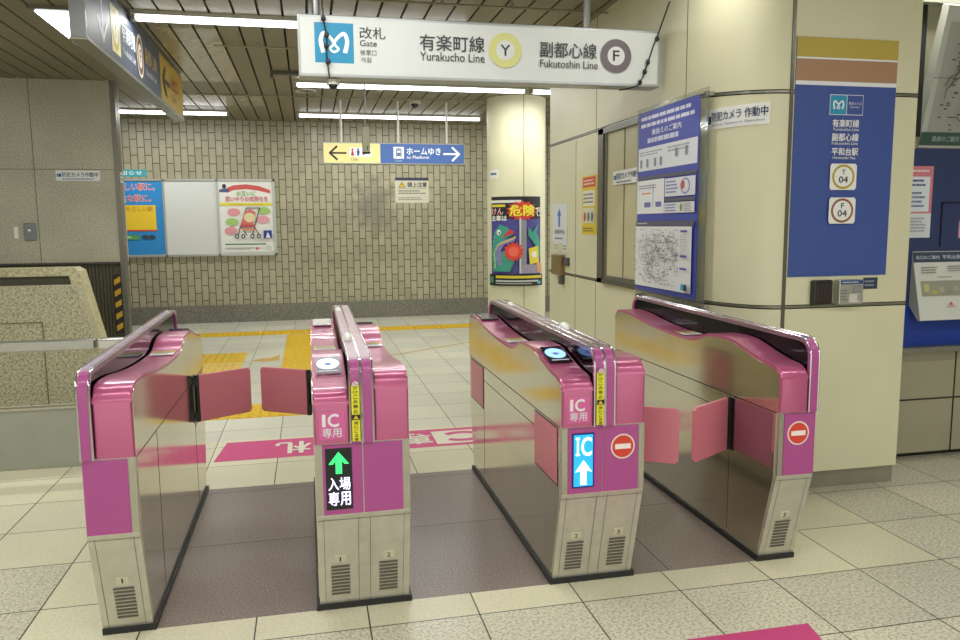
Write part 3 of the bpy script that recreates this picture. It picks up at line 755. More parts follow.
# hanging platform sign
t = thing('platform_sign', 'hanging yellow and blue direction sign for toilets and platform', 'sign', (1.69, 7.05, 2.175))
link('sign_box', B((.8, 7.0, 2.175), (2.572, 7.1, 2.44), .006), mat('b8bab4', .35, .5), parent=t)
for x in (1.03, 1.735, 2.35): link('hanger_rod', (lambda b: (tube(b, [(x, 7.05, 2.43), (x, 7.05, H)], .014), b)[1])(bmesh.new()), WHITE, parent=t)
Y1 = mat('ecdf9a', .5, emit=.2, key='ly'); B1 = mat('4a6cae', .5, emit=.15, key='lb'); WL = mat('f2f4f4', .5, emit=.2, key='lw')
fl = Flat((.8, 6.999, 2.175)); fl.rect(.012, .014, .69, .237, Y1).rect(.702, .014, 1.06, .237, B1)
K = '33302a'
fl.line([(.28, .132), (.09, .132)], .022, K).line([(.17, .21), (.085, .132), (.17, .054)], .024, K)
fl.rect(.325, .09, .26, .11, WL).ell(.36, .175, .014, .014, 'c84848').poly([(.34, .1), (.38, .1), (.37, .16), (.35, .16)], 'c84848').ell(.43, .175, .014, .014, '3a5aa8').poly([(.42, .1), (.44, .1), (.45, .16), (.41, .16)], '3a5aa8').line([(.49, .11), (.52, .13), (.56, .13)], .01, '44506a')
fl.rect(.393, .095, .004, .1, '9a9a9a').txt('15m', .345, .04, .08, .035, '8a7c4a')
fl.rect(.865, .07, .13, .145, WL).rect(.895, .1, .07, .085, '5a76ac').rect(.905, .14, .05, .03, 'e8ecf2').ell(.91, .118, .006, .006, 'e8ecf2').ell(.95, .118, .006, .006, 'e8ecf2').rect(.905, .19, .05, .008, '5a76ac').line([(.905, .095), (.885, .078)], .006, '5a76ac').line([(.955, .095), (.975, .078)], .006, '5a76ac')
fl.txt('ホームゆき', 1.03, .12, .43, .085, WL, .03).txt('to Platform', 1.03, .07, .28, .038, WL, .02).txt('15m', .885, .03, .08, .03, 'c8d2e4')
fl.line([(1.5, .132), (1.68, .132)], .024, WL).line([(1.61, .212), (1.695, .132), (1.61, .052)], .026, WL)
fl.build('sign_face', parent=t)

# box hanging on a rod
t = thing('hanging_sensor_box', 'narrow beige box hung on a thin rod before the platform sign', 'sensor', (1.18, 5.05, 2.13))
link('case', B((1.145, 5.0, 2.13), (1.217, 5.08, 2.38), .006), mat('a9a790', .4, .2), parent=t)
link('rod', (lambda b: (tube(b, [(1.18, 5.04, 2.37), (1.18, 5.04, H)], .007), b)[1])(bmesh.new()), GREYP, parent=t)
link('label_patch', B((1.185, 4.998, 2.16), (1.2, 5.0, 2.2)), mat('3f7a4a', .5), parent=t)
link('base_strip', B((1.143, 4.998, 2.127), (1.219, 5.082, 2.14)), SEAM, parent=t)

# ceiling devices
def dome(x, y, z, r, label, name='dome_camera'):
    t = thing(name, label, 'camera', (x, y, z))
    bm = bmesh.new(); tube(bm, [(x, y, z), (x, y, z + r * .8)], r, 20); link('mount', bm, mat('c9c9bd', .4), parent=t)
    bm = bmesh.new(); bmesh.ops.create_uvsphere(bm, u_segments=18, v_segments=12, radius=r * .72, matrix=Matrix.Translation((x, y, z))); link('lens_dome', bm, mat('2c2c30', .1), parent=t, smooth=True)
dome(1.93, 6.9, H - .05, .07, 'dome security camera on the ceiling above the platform sign')
bm = bmesh.new(); R_ = .11
tube(bm, [(.62 + R_ * math.cos(a * math.pi / 12), 6.35 + R_ * math.sin(a * math.pi / 12), H - .02) for a in range(25)], .012, 6, caps=False)
tag(link('ceiling_ring', bm, mat('b5b3a6', .4)), 'pale ring fitting on the ceiling left of the platform sign', 'fitting')
bm = bmesh.new(); tube(bm, [(1.43, 6.1, H - .02), (1.43, 6.1, H)], .05, 16); tube(bm, [(1.43, 6.1, H - .04), (1.43, 6.1, H - .02)], .035, 16)
tag(link('smoke_detector', bm, mat('c4c2b4', .5)), 'small round smoke detector on the ceiling', 'smoke detector')
bm = bmesh.new(); box(bm, (.28, 5.33, H - .035), (.62, 5.40, H)); box(bm, (.28, 5.33, H - .07), (.31, 5.40, H - .03))
tag(link('ceiling_bracket', bm, mat('5a574c', .5)), 'dark metal bracket on the ceiling left of the big hanging sign', 'bracket')

# ================================================================ BIG HANGING SIGN
t = thing('gate_sign', 'large white hanging sign naming the gate and two subway lines', 'sign', (1.62, 1.66, 2.224))
link('sign_box', B((.573, 1.602, 2.2245), (2.670, 1.722, 2.551), .006), mat('b4b8b8', .3, .6), parent=t)
for x in (.674, 2.23): link('hanger_rod', (lambda b: (tube(b, [(x, 1.66, 2.54), (x, 1.66, H)], .022, 12), b)[1])(bmesh.new()), mat('8a8c8a', .3, .7), parent=t)
fl = Flat((.573, 1.6013, 2.2245), k=.936); LW = mat('d2d6d3', .5, emit=.0, key='gsw'); K = '3c3b3e'
fl.rect(.016, .018, 2.208, .313, LW)
fl.rect(.095, .08, .222, .224, '1f8ab4').logo(.13, .135, .15, .115, 'e8f2f4')
fl.txt('改札', .352, .222, .15, .066, K, .012).txt('Gate', .353, .180, .098, .034, K, .012).txt('検票口', .353, .128, .094, .032, '5a5a5c').txt('개찰', .353, .09, .068, .028, '5a5a5c')
fl.txt('有楽町線', .704, .17, .392, .092, K, .012).txt('Yurakucho Line', .704, .112, .392, .05, K, .006)
fl.ell(1.226, .189, .102, .102, 'cfcf86', 48).ell(1.226, .189, .058, .058, LW, 40).txt('Y', 1.196, .158, .06, .062, '34323c', .03)
fl.txt('副都心線', 1.445, .158, .366, .092, K, .012).txt('Fukutoshin Line', 1.445, .098, .374, .046, K, .006)
fl.ell(1.94, .182, .102, .102, '6a6064', 48).ell(1.94, .182, .057, .057, LW, 40).txt('F', 1.919, .152, .042, .062, '3c3438', .03)
fl.build('sign_face', parent=t)
# cables with clips on both ends of the sign
def cable(pts, clips, label, extra=None):
    t = thing('cable', label, 'cable', pts[-1]); bm = bmesh.new(); tube(bm, pts, .0045, 6); link('cord', bm, BLACK, parent=t)
    for c in clips:
        bm = bmesh.new(); bmesh.ops.create_icosphere(bm, subdivisions=2, radius=.014, matrix=Matrix.Translation(c) @ Matrix.Diagonal((1, .7, 1.2, 1))); link('clip', bm, BLACK, parent=t)
cable([(.7, 1.65, H), (.708, 1.588, 2.58), (.712, 1.586, 2.525), (.728, 1.588, 2.43), (.723, 1.588, 2.355), (.729, 1.588, 2.28), (.735, 1.588, 2.215)], [(.712, 1.583, 2.525), (.726, 1.583, 2.44), (.723, 1.583, 2.384), (.729, 1.583, 2.30)], 'black clipped cable hanging over the left end of the big sign')
cable([(2.69, 1.53, 2.70), (2.655, 1.588, 2.545), (2.62, 1.588, 2.46), (2.58, 1.588, 2.347), (2.557, 1.588, 2.28), (2.523, 1.588, 2.228), (2.47, 1.6, 2.212), (2.425, 1.63, 2.208)], [(2.64, 1.583, 2.50), (2.585, 1.583, 2.365), (2.566, 1.583, 2.31), (2.537, 1.583, 2.248)], 'black clipped cable drooping over the right end of the big sign')
dome(.755, 1.66, 2.192, .036, 'small dome camera under the left end of the big hanging sign')

# dark blue sign along the passage at upper left
t = thing('line_sign', 'dark blue hanging line sign running away along the upper left', 'sign', (-.65, 3.9, 2.5))
link('sign_box', B((-.69, 2.15, 2.50), (-.602, 5.72, 2.93), .004), mat('7d7f80', .35, .6), parent=t)
link('bottom_rail', B((-.695, 2.15, 2.49), (-.597, 5.73, 2.50)), mat('8d8a78', .35, .6), parent=t)
for y in (2.6, 5.2): link('hanger_rod', (lambda b: (tube(b, [(-.645, y, 2.92), (-.645, y, H)], .02), b)[1])(bmesh.new()), GREYP, parent=t)
fl = Flat((-.6012, 2.15, 2.5), (0, 1, 0), (0, 0, 1)); fl.rect(.02, .02, 2.28, .39, '3f4858').rect(2.32, .02, 1.23, .39, mat('b99a33', .5))
G_ = 'c8ccd0'
fl.line([(.38, .36), (.38, .1)], .03, G_).line([(.27, .19), (.38, .07), (.49, .19)], .03, G_)
fl.rect(.6, .06, .24, .3, 'd9cf94').ell(.72, .21, .1, .13, 'b5a84e').ell(.72, .21, .065, .09, 'e2ddc0').txt('Y', .69, .165, .06, .09, '44424a', .03)
fl.txt('有楽町線', .9, .19, .42, .13, G_, .015).txt('Yurakucho Line', .9, .1, .4, .05, G_)
fl.ell(1.47, .2, .12, .16, 'd9d2c0').ell(1.47, .2, .1, .135, '6a4436').ell(1.47, .2, .065, .09, 'd9d2c0').txt('F', 1.45, .155, .045, .09, '44424a', .03)
fl.txt('副都心線', 1.66, .19, .46, .12, 'b59a5a', .015).txt('Fukutoshin Line', 1.66, .1, .42, .05, G_)
fl.line([(2.75, .2), (2.42, .2)], .04, '3a3018').line([(2.56, .32), (2.42, .2), (2.56, .08)], .04, '3a3018').txt('出口', 2.85, .18, .35, .13, 'a04a20', .03).txt('Exit', 2.85, .08, .22, .06, '6a3a18')
fl.build('sign_face', parent=t)

# ================================================================ COLUMN ITEMS
fl = Flat((0, 0, 0), bend=lambda x, y, z: colpt(x, y, z), dz=.0007); x0, w_, z0, h_ = -.36, .70, .67, 1.085
P = lambda x, y: (x0 + x * w_, z0 + y * h_)
def R(x, y, w, h, c): fl.rect(x0 + x * w_, z0 + y * h_, w * w_, h * h_, c)
fl.slab(x0, z0, w_, h_, .002, '1e1e22'); R(0, .13, 1, .62, '4a4690')
R(.0, .93, .6, .03, 'd8d8d0'); R(.02, .885, .3, .028, 'd8c83a'); fl.txt('けん', *P(.03, .80), .25 * w_, .07 * h_, 'e0a8a8', .05); fl.txt('主車は', *P(.03, .73), .32 * w_, .06 * h_, 'e8e8e0', .05)
fl.star(*P(.62, .84), .2, .155, 14, 'cf3a2c', .62); fl.txt('危険', *P(.4, .785), .44 * w_, .12 * h_, 'ecdf3c', .05)
fl.txt('で！', *P(.87, .78), .1 * w_, .1 * h_, 'e8e8e0', .03)
# green creature bending over a door edge
fl.poly([P(.06, .16), P(.04, .4), P(.1, .6), P(.22, .69), P(.36, .66), P(.46, .58), P(.3, .52), P(.22, .46), P(.24, .38), P(.45, .42), P(.5, .3), P(.4, .16)], '3f9a86')
fl.poly([P(.14, .3), P(.14, .46), P(.3, .52), P(.5, .55), P(.48, .5), P(.3, .46), P(.24, .4), P(.26, .24), P(.2, .22)], '8a80b4')
fl.line([P(.12, .2), P(.1, .38), P(.2, .47), P(.42, .52), P(.5, .55)], .014, 'd8d03c')
fl.ell(*P(.2, .6), .03, .035, 'e8e8e4'); fl.ell(*P(.21, .595), .01, .018, '202028')
fl.poly([P(.27, .54), P(.4, .64), P(.5, .6), P(.34, .56)], 'c83a48')
fl.poly([P(.92, .7), P(.8, .6), P(.72, .66), P(.72, .56), P(.8, .5), P(.9, .4), P(.98, .28), P(.96, .5), P(.88, .6)], '3f9a86')
for i in range(9): fl.ell(*P(.09 + .035 * (i % 3), .2 + .05 * i), .012, .012, '6fbaa4', 10)
R(.565, .14, .03, .62, 'c9c9cc'); R(.595, .14, .09, .6, '8a8a94'); R(.6, .14, .36, .1, '9a94a8')
fl.star(*P(.47, .385), .125, .09, 13, 'e04030'); fl.ell(*P(.47, .385), .06, .06, 'ef6a50')
fl.poly([P(.74, .24), P(.92, .26), P(.9, .45), P(.72, .42)], 'e6d23c'); fl.ell(*P(.82, .35), .035, .04, 'f0ece0'); fl.poly([P(.88, .16), P(.99, .14), P(.97, .26), P(.86, .26)], 'd8a070')
R(0, 0, 1, .13, '18181c'); R(.15, .085, .83, .03, 'd8c83a'); R(.15, .045, .75, .018, 'c8c8c4'); R(.15, .02, .62, .012, 'a8a8a4'); R(.02, .03, .08, .07, '3f8a6a'); R(.88, .02, .07, .03, '5ab0c0')
tag(fl.build('danger_poster'), 'colourful danger poster with green creature wrapped on the round column', 'poster')
fl = Flat((0, 0, 0), bend=lambda x, y, z: colpt(x, y, z)); fl.slab(-.40, 1.98, .17, .1, .002, 'dfe2dc').rect(-.38, 2.02, .12, .025, '5a6a80')
tag(fl.build('column_sticker'), 'small white sticker high on the round column', 'sticker')

# ================================================================ RIGHT WALL ITEMS
def wallflat(y, z, off=.001):
    return Flat((XW(y) - off, y, z), (-.0339, -1, 0), (0, 0, 1))
fl = wallflat(4.05, 1.25); fl.slab(0, 0, .46, .345, .003, 'd6dadc').poly([(.22, .31), (.285, .24), (.245, .245), (.245, .145), (.195, .145), (.195, .245), (.155, .24)], '2f6ec0')
fl.txt('係員呼出', .08, .08, .3, .04, '4a4a50', .02).rows(.08, .025, .3, .035, 1, '8a8a88')
tag(fl.build('arrow_notice'), 'white notice with blue up arrow on the cream wall', 'notice')
fl = wallflat(3.18, 1.335); fl.slab(0, 0, .345, .46, .003, 'dfc62c').rect(.02, .37, .305, .08, 'd0502c').rows(.04, .385, .26, .05, 2, 'ecd6c8').rect(.03, .225, .285, .12, 'e2dcc6').rows(.04, .24, .26, .09, 3, '7a7486').rect(.03, .09, .285, .12, 'd8d2b8')
for i, c in enumerate(('c05a50', '5a8a5a', '5a6a9a')): fl.ell(.08 + i * .09, .14, .03, .038, c)
fl.rows(.03, .02, .28, .04, 2, '8a7420')
tag(fl.build('yellow_notice'), 'tall yellow and red notice between arrow notice and kiosk window', 'notice')
# telephone-like box
t = thing('wall_phone_box', 'bronze metal box with receiver under the blue arrow notice', 'box', (XW(3.9) - .06, 3.9, .9))
x = XW(3.9)
link('case', B((x - .05, 3.66, .97), (x, 3.93, 1.15), .006), mat('9a835c', .35, .6), parent=t)
link('receiver', B((x - .05, 3.66, .89), (x - .015, 3.73, .97), .008), mat('55524a', .4), parent=t)
link('side_plate', B((x - .03, 3.52, 1.06), (x, 3.64, 1.13)), mat('4a4c50', .4), parent=t)
for y in (3.98, 3.72):
    fl = wallflat(y, 1.17); fl.slab(0, 0, .12, .08, .003, 'dddcd4').rows(.01, .02, .1, .05, 2, '8a8a8a'); fl.build('label_card', parent=t)
fl = Flat((xw - .012, 2.42, 1.69), (-.0339, -1, 0), (0, 0, 1)); camera_notice(fl, .5, .095)
tag(fl.build('camera_notice'), 'white security camera notice inside the dark kiosk window frame', 'notice')

# tall map poster on clear acrylic
YP, ZP, WP, HP = 1.875, 1.0, .79, 1.105
t = thing('map_poster', 'tall blue bordered poster with subway network map on the rounded wall', 'poster', (2.66, 1.55, .96))
px = 2.668
AC = mat('dfe2d8', .08); AC.node_tree.nodes['Principled BSDF'].inputs['Transmission Weight'].default_value = .92
link('acrylic_sheet', B((px - .003, 1.0, .93), (px, 1.9, 2.13)), AC, parent=t)
bm = bmesh.new()
for y in (1.04, 1.87):
    for z in (.96, 2.10): box(bm, (px, y - .01, z - .01), (px + .06, y + .01, z + .01))
link('standoff', bm, GREYP, parent=t)
fl = Flat((px - .0045, YP, ZP), (0, -1, 0), (0, 0, 1), dz=.0004); Bl = '4650ac'
fl.slab(0, 0, WP, HP, .001, Bl)
fl.rows(.04, 1.0, .7, .085, 2, 'd8daf0', .5).txt('乗換えのご案内', .2, .955, .38, .035, 'e4e6f4', .02).rows(.14, .905, .5, .04, 1, 'd0d2ec', .7)
fl.rect(.012, .745, .765, .14, 'dfe2e8').rows(.03, .835, .33, .03, 2, '9a9eac').rows(.42, .83, .33, .04, 2, 'a2a6b4')
for x in (.04, .13, .24, .32, .52, .64): fl.rect(x, .765 if x < .4 else .8, .03, .05, '8a8c9c')
fl.rect(.012, .69, .765, .02, '5a5a68').rect(.012, .48, .38, .205, 'e6e8e9').rect(.07, .6, .14, .008, 'dd9a4a').rect(.24, .52, .006, .13, '7a82b8').rect(.12, .52, .09, .03, '6a74b4').rect(.28, .52, .08, .03, '6a74b4').rows(.04, .63, .3, .03, 2, 'a0a4b0')
fl.rect(.405, .575, .37, .105, 'dcdee2').rows(.42, .59, .15, .08, 4, '7a80c0').ell(.66, .628, .055, .045, '9096c4').ell(.66, .628, .043, .035, 'dcdee2').ell(.63, .635, .025, .025, 'b05a60')
fl.rect(.405, .545, .37, .02, '5a5a68').rect(.405, .48, .37, .06, 'd8dada').rows(.42, .485, .14, .05, 3, '7a80c0').ell(.62, .51, .015, .022, '6a9a5a').rows(.65, .485, .1, .05, 5, 'a88a94')
fl.rect(.012, .405, .765, .03, '5a5a68').rows(.03, .412, .2, .016, 1, 'c8c8d0').rect(.012, .03, .745, .372, 'e2e3e2')
cs = ['7f7f86', '8d7f6a', '6a7c8c', '8a6470', '6c8a72', '77767c']
for k in range(46):
    x, y = random.uniform(.05, .6), random.uniform(.08, .37); a = random.choice([0, math.pi / 4, math.pi / 2, -math.pi / 4]) + random.uniform(-.1, .1); pts = [(x, y)]
    for j in range(4):
        x += .045 * math.cos(a); y += .045 * math.sin(a); a += random.choice([-math.pi / 4, 0, 0, math.pi / 4])
        if not (.03 < x < .62 and .06 < y < .385): break
        pts.append((x, y))
    if len(pts) > 1: fl.line(pts, .003, random.choice(cs))
fl.up()
for k in range(300):
    x = min(.62, max(.03, random.gauss(.35, .16))); y = min(.38, max(.06, random.gauss(.22, .09))); l = random.uniform(.01, .024)
    fl.face([(x, y), (x + l, y), (x + l, y + .004), (x, y + .004)], random.choice(['6a6a70', '8d8d90', '5c6474']))
for z in (.37, .23, .16): fl.rect(.66, z, .08, .012, '5058ac')
fl.rows(.66, .24, .07, .12, 10, '9a9a9c', .3).rect(.68, .045, .035, .035, '3aa0c8').rect(.715, .045, .035, .035, '20304a')
fl.build('printed_sheet', parent=t)

# long camera notice bending round the corner (flat, on two panels)
fl = Flat((0, 0, 0), bend=None)
def arcpt(x, y, z):
    # distance x measured back from the corner joint (x<=0), along the curved wall
    pl = [(2.945, .7105)] + arc[1:]; d = -x; i = 0
    while i < len(pl) - 2:
        s = math.hypot(pl[i + 1][0] - pl[i][0], pl[i + 1][1] - pl[i][1])
        if d <= s: break
        d -= s; i += 1
    a, b = Vector(pl[i]), Vector(pl[i + 1]); tt = (b - a).normalized(); q = a + tt * d; n = Vector((tt.y, -tt.x)); n = n if n.dot(Vector((-1, -1))) > 0 else -n
    q += n * (z + .002); return Vector((q.x, q.y, y))
fl = Flat((0, 0, 0), bend=arcpt); X0, WW, Z0, HH = -.49, .40, 1.912, .105
fl.slab(X0, Z0, WW, HH, .002, 'e6e8e6')
fl.rect(X0 + .012, Z0 + .03, .022, .04, '3aa0d0').rect(X0 + .034, Z0 + .03, .018, .04, '1c2c4c')
fl.txt('防犯カメラ 作動中', X0 + .06, Z0 + .04, .33, .048, '26345a', .015).txt('Security Cameras in Operation', X0 + .065, Z0 + .012, .31, .016, '5a6278')
tag(fl.build('camera_notice'), 'large white security camera notice on the rounded corner beside the blue sign', 'notice')

# big blue station sign on the pillar
fl = Flat((2.972, .7095, 1.143), (1, 0, 0), (0, 0, 1)); WB = .578
Wt = 'e8e9ec'
fl.slab(0, 0, WB, 1.185, .004, '3c5298').rect(0, .955, WB, .02, Wt).rect(0, .975, WB, .105, 'a98465').rect(0, 1.08, WB, .009, Wt).rect(0, 1.089, WB, .096, 'b9a54c')
fl.rect(.196, .812, .192, .1, Wt).rect(.199, .815, .093, .094, '2a93ba').rect(.295, .815, .09, .094, '3c5298').logo(.218, .84, .055, .042, 'eaf2f4').txt('東京メトロ', .303, .862, .072, .016, Wt).txt('Tokyo Metro', .308, .845, .06, .011, Wt)
fl.txt('有楽町線', .214, .752, .153, .038, Wt, .03).txt('Yurakucho Line', .216, .734, .15, .014, Wt, .01)
fl.txt('副都心線', .214, .683, .153, .038, Wt, .03).txt('Fukutoshin Line', .214, .665, .15, .014, Wt, .01)
fl.txt('平和台駅', .215, .612, .153, .038, Wt, .03).txt('Heiwadai Sta.', .222, .594, .135, .013, Wt, .01)
for z, ch, c in ((.505, 'Y', 'b8a03c'), (.335, 'F', '96614c')):
    fl.rect(.217, z - .066, .142, .132, 'ebebe6').rect(.211, z - .058, .154, .146 - .03, 'ebebe6').ell(.288, z, .065, .062, c, 36).ell(.288, z, .053, .05, 'ebebe6', 36).txt(ch, .278 if ch == 'Y' else .28, z + .012, .021 if ch == 'Y' else .017, .026, '34343c', .03).txt('04', .262, z - .03, .052, .032, '34343c', .03)
tag(fl.build('station_name_sign'), 'tall blue station name sign with gold and brown bands on the cream pillar', 'sign')
# devices under the sign
t = thing('black_speaker_box', 'small black box under the blue station sign', 'box', (3.175, .69, .997)); link('case', B((3.105, .672, .997), (3.215, .71, 1.125), .008), mat('26221f', .3), parent=t)
link('cover', B((3.118, .668, 1.01), (3.203, .673, 1.11), .003), mat('332c2a', .15), parent=t)
t = thing('card_box', 'small silver box with blue top label under the blue station sign', 'box', (3.335, .68, .995)); link('case', B((3.242, .66, .997), (3.385, .71, 1.125), .005), mat('b3b3aa', .3, .5), parent=t)
fl = Flat((3.238, .6595, .997)); fl.rect(.01, .105, .131, .02, '2f4a78').rows(.02, .11, .1, .01, 1, 'd0d4dc').rect(.085, .06, .05, .04, '8a8c88').rect(.06, .01, .06, .045, 'c9c8c0').rows(.01, .02, .045, .06, 4, '85857e').rect(.11, .02, .03, .03, '9c9c94'); fl.build('front_label', parent=t)
fl = Flat((3.42, .7095, 1.07)); fl.slab(0, 0, .085, .06, .002, '2c3a50').rows(.008, .01, .07, .04, 2, '8a96a4')
tag(fl.build('blue_tag'), 'small dark blue plate right of the silver box', 'plate')

# right recess: boards
t = thing('information_board', 'dark blue information board above the steel sill at the right edge', 'board', (4.9, 1.05, .69))
link('panel', B((3.69, 1.064, .69), (6.3, 1.07, 1.835)), mat('33406a', .35), parent=t)
link('lower_panel', B((3.69, 1.061, .69), (4.43, 1.064, .93)), mat('1f3f9c', .35), parent=t)
bm = bmesh.new()
for a, b in (((4.205, 1.27), (4.213, 1.53)), ((4.205, 1.522), (4.8, 1.53))): box(bm, (a[0], 1.058, a[1]), (b[0], 1.064, b[1]))
link('inner_frame', bm, mat('141a2a', .4), parent=t)
fl = Flat((3.89, 1.0635, 1.325)); fl.slab(0, 0, .245, .41, .002, 'd9dde2').rect(0, .14, .245, .27, 'd4808c').rect(.015, .15, .21, .2, 'dfe4ec').rows(.03, .37, .19, .025, 1, 'ecd8da').rows(.03, .29, .18, .05, 2, '4a5a8a').rows(.03, .17, .18, .1, 4, '6a7aa0').rows(.03, .03, .18, .09, 5, 'a0a6b0')
tag(fl.build('pink_notice'), 'pink and white notice on the dark blue board', 'notice')
fl = Flat((4.335, 1.0635, 1.32)); fl.slab(0, 0, .2, .1, .002, 'd8a0b0').rows(.01, .02, .18, .06, 3, '6a6a90')
tag(fl.build('small_pink_notice'), 'tiny pink notice cut by the right edge of the photo', 'notice')
# tilted desk map
a = Vector((3.95, .985, .85)); v = Vector((0, .1, .41)).normalized()
t = thing('area_map_desk', 'tilted white area map panel over the dark blue board', 'map', (4.6, 1.0, .85))
bm = bmesh.new(); q = []
for y, z in ((.99, .85), (1.045, 1.245), (1.045, .87)): pass
P1 = [(.968, .85), (1.058, 1.245), (1.06, .93), (.985, .845)]
A = [bm.verts.new((4.02, y, z)) for y, z in P1]; C = [bm.verts.new((6.0, y, z)) for y, z in P1]; bm.faces.new(A); bm.faces.new(C[::-1])
for i in range(4): bm.faces.new((A[i], C[i], C[(i + 1) % 4], A[(i + 1) % 4]))
link('desk_body', bm, mat('b9bab4', .4), parent=t)
fl = Flat((4.02, .9675, .85), (1, 0, 0), tuple(Vector((0, .09, .395)).normalized()))
fl.rect(0, 0, 1.9, .34, 'd3d5cd').rect(0, .34, 1.9, .06, '39465c').txt('出口のご案内', .02, .358, .16, .022, 'c4cad4', .02).txt('平和台駅', .2, .357, .13, .025, 'c4cad4', .02)
fl.rect(.03, .14, 1.7, .09, '9a9a88')
for i in range(14): fl.rect(.05 + i * .05, .15 + .02 * random.random(), .035, random.uniform(.02, .05), random.choice(['b8b05a', '8a9a7a', 'a8a898', 'c0b878']))
fl.rows(.04, .27, .12, .045, 3, '8a8c88').rows(.22, .28, .12, .04, 3, '8a8c88').rows(.14, .245, .1, .01, 1, '9a8c88').poly([(.2, .085), (.23, .085), (.215, .105)], 'c85a50').rows(.18, .07, .08, .012, 1, 'c87a70')
fl.build('map_sheet', parent=t)
# hanging route map, tilted forward
t = thing('route_map_board', 'large grey route map board leaning forward at top right', 'map', (4.8, 1.0, 1.88))
P1 = [(1.063, 1.84), (.90, 2.58), (.945, 2.60), (1.068, 2.12)]
bm = bmesh.new(); A = [bm.verts.new((4.02, y, z)) for y, z in P1]; C = [bm.verts.new((6.2, y, z)) for y, z in P1]; bm.faces.new(A); bm.faces.new(C[::-1])
for i in range(4): bm.faces.new((A[i], C[i], C[(i + 1) % 4], A[(i + 1) % 4]))
link('board_case', bm, mat('b7b9b4', .4), parent=t)
vv = Vector((0, -.163, .74)).normalized(); fl = Flat((4.02, 1.0625, 1.84), (1, 0, 0), tuple(vv))
fl.rect(.035, .0, 2.1, .675, 'a0a19b').rect(0, 0, 2.18, .012, 'b0b2ac').rect(.0, .012, 2.18, .075, '39554c').txt('路線のご案内', .08, .035, .18, .03, '9aa8a0', .02).rect(.0, .38, 2.1, .004, '6a6b66')
for k in range(60):
    x, y = random.uniform(.06, 1.0), random.uniform(.12, .6); a = random.choice([0, math.pi / 4, math.pi / 2, 0, 1.2]); pts = [(x, y)]
    for j in range(3):
        x += .06 * math.cos(a); y += .05 * math.sin(a); a += random.choice([-.7, 0, .7])
        if not (.04 < x and .1 < y < .65): break
        pts.append((x, y))
    if len(pts) > 1: fl.line(pts, .005, random.choice(['3f403d', '5a5b56', '4a4a4a']))
fl.up()
for k in range(220):
    x = random.uniform(.05, 1.0); y = random.uniform(.1, .62); l = random.uniform(.012, .03); fl.face([(x, y), (x + l, y), (x + l, y + .008), (x, y + .008)], '54554f')
fl.build('map_sheet', parent=t)
bm = bmesh.new(); box(bm, (3.69, 1.0, 2.62), (7, 1.07, H)); struct('trim_11', bm, mat('a3a493', .4, noise=.05), 'pale fascia above the route map board', 'fascia')
struct('trim_12', B((3.69, 1.05, 1.9), (4.02, 1.07, 2.62)), DARK, 'dark sheet painting the recess shade beside the route map board', 'recess')  # flat dark sheet on the wall, its colour stands in for shade

# ================================================================ FLOOR MARKINGS
ZF = .0008
PK = 'c8407c'
fl = Flat((0, 0, ZF), (1, 0, 0), (0, 1, 0), dz=.0004)
fl.poly([(-.02, 2.0), (2.02, 2.0), (2.06, 2.42), (.02, 2.42)], PK)
fl.rect(1.37, 2.05, .52, .31, 'ddd8c4')
fl.line([(1.565 + .125 * math.cos(math.radians(a)), 2.205 + .095 * math.sin(math.radians(a))) for a in range(-135, 136, 15)], .055, PK).rect(1.765, 2.09, .055, .23, PK)
fl.txt('専', 1.15, 2.08, .2, .25, 'ddd8c4', .03, True).txt('用', .94, 2.08, .19, .25, 'ddd8c4', .03, True).txt('改', .62, 2.07, .2, .26, 'ddd8c4', .03, True).txt('札', .34, 2.07, .22, .26, 'ddd8c4', .03, True)
tag(fl.build('floor_decal'), 'long pink floor sticker with upside-down white lettering behind the gates', 'floor sticker')
fl = Flat((0, 0, ZF), (1, 0, 0), (0, 1, 0), dz=.0004); fl.poly([(1.5, -.505), (2.285, -.505), (2.20, -.93), (1.42, -.93)], PK)
tag(fl.build('floor_decal'), 'plain pink floor sticker at the bottom right before the gates', 'floor sticker')
YEL = stone('yellow_tactile', 'dcb400', 'cca404', 'e6c010', 40, .5)
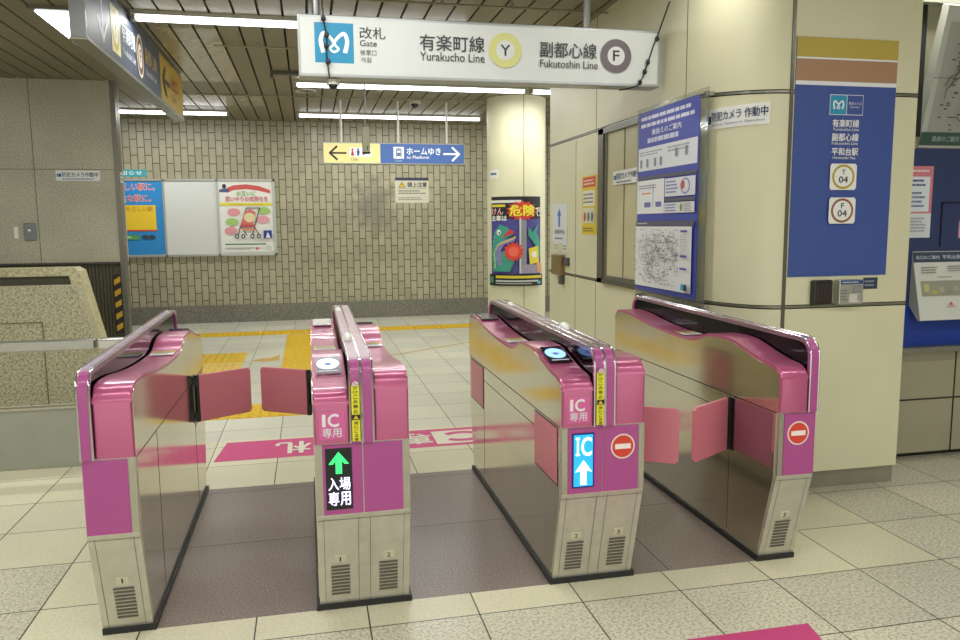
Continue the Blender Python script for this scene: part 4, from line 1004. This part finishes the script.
YEL2 = stone('pale_yellow_tactile', 'dcbb55', 'ccaa45', 'e4c668', 40, .5)
def tactile(name, x0, x1, y0, y1, label, bars=None, dots=False, M=YEL, nx=0):
    t = thing(name, label, 'tactile paving', ((x0 + x1) / 2, (y0 + y1) / 2, 0))
    bm = bmesh.new()
    if bars == 'y':
        n = int((x1 - x0) / .075)
        for i in range(n): xx = x0 + (i + .5) * (x1 - x0) / n; box(bm, (xx - .014, y0 + .01, .003), (xx + .014, y1 - .01, .009))
    else:
        nx_ = int((x1 - x0) / .075); ny_ = int((y1 - y0) / .075)
        for i in range(nx_):
            for j in range(ny_): xx = x0 + (i + .5) * .075; yy = y0 + (j + .5) * .075; box(bm, (xx - .014, yy - .014, .003), (xx + .014, yy + .014, .008))
    box(bm, (x0, y0, .0002), (x1, y1, .004)); link('tile', bm, M, parent=t)
tactile('tactile_strip', .28, .62, 4.3, 7.55, 'ribbed yellow tactile strip leading away to the back wall', 'y')
tactile('tactile_strip', -1.2, 3.0, 7.62, 8.0, 'yellow tactile strip running along the back wall', dots=True)
tactile('tactile_pad', -.62, -.12, 5.62, 6.2, 'bright yellow tactile pad behind the leftmost gate', dots=True)
tactile('tactile_pad', -.62, -.12, 5.0, 5.6, 'paler yellow dotted tactile pad in front of the bright one', dots=True, M=YEL2)
tactile('tactile_strip', -1.2, .62, 3.08, 3.52, 'yellow tactile strip across the passage just behind the gate flaps', dots=True)
fl = Flat((0, 0, ZF), (1, 0, 0), (0, 1, 0)); fl.line([(1.2, 5.42), (2.75, 6.5)], .035, 'c0a03c')
tag(fl.build('floor_line'), 'thin slanting yellow line on the grey floor behind the third gate', 'floor line')
fl = Flat((0, 0, ZF), (1, 0, 0), (0, 1, 0)); fl.poly([(-.05, 5.62), (.05, 5.75), (.16, 5.78), (.24, 5.95), (.24, 5.6), (.1, 5.55)], 'c8a24c')
tag(fl.build('floor_mark'), 'worn orange patch on the floor left of the ribbed yellow strip', 'floor mark')

bpy.data.objects.remove(_to); bpy.data.curves.remove(_tc)
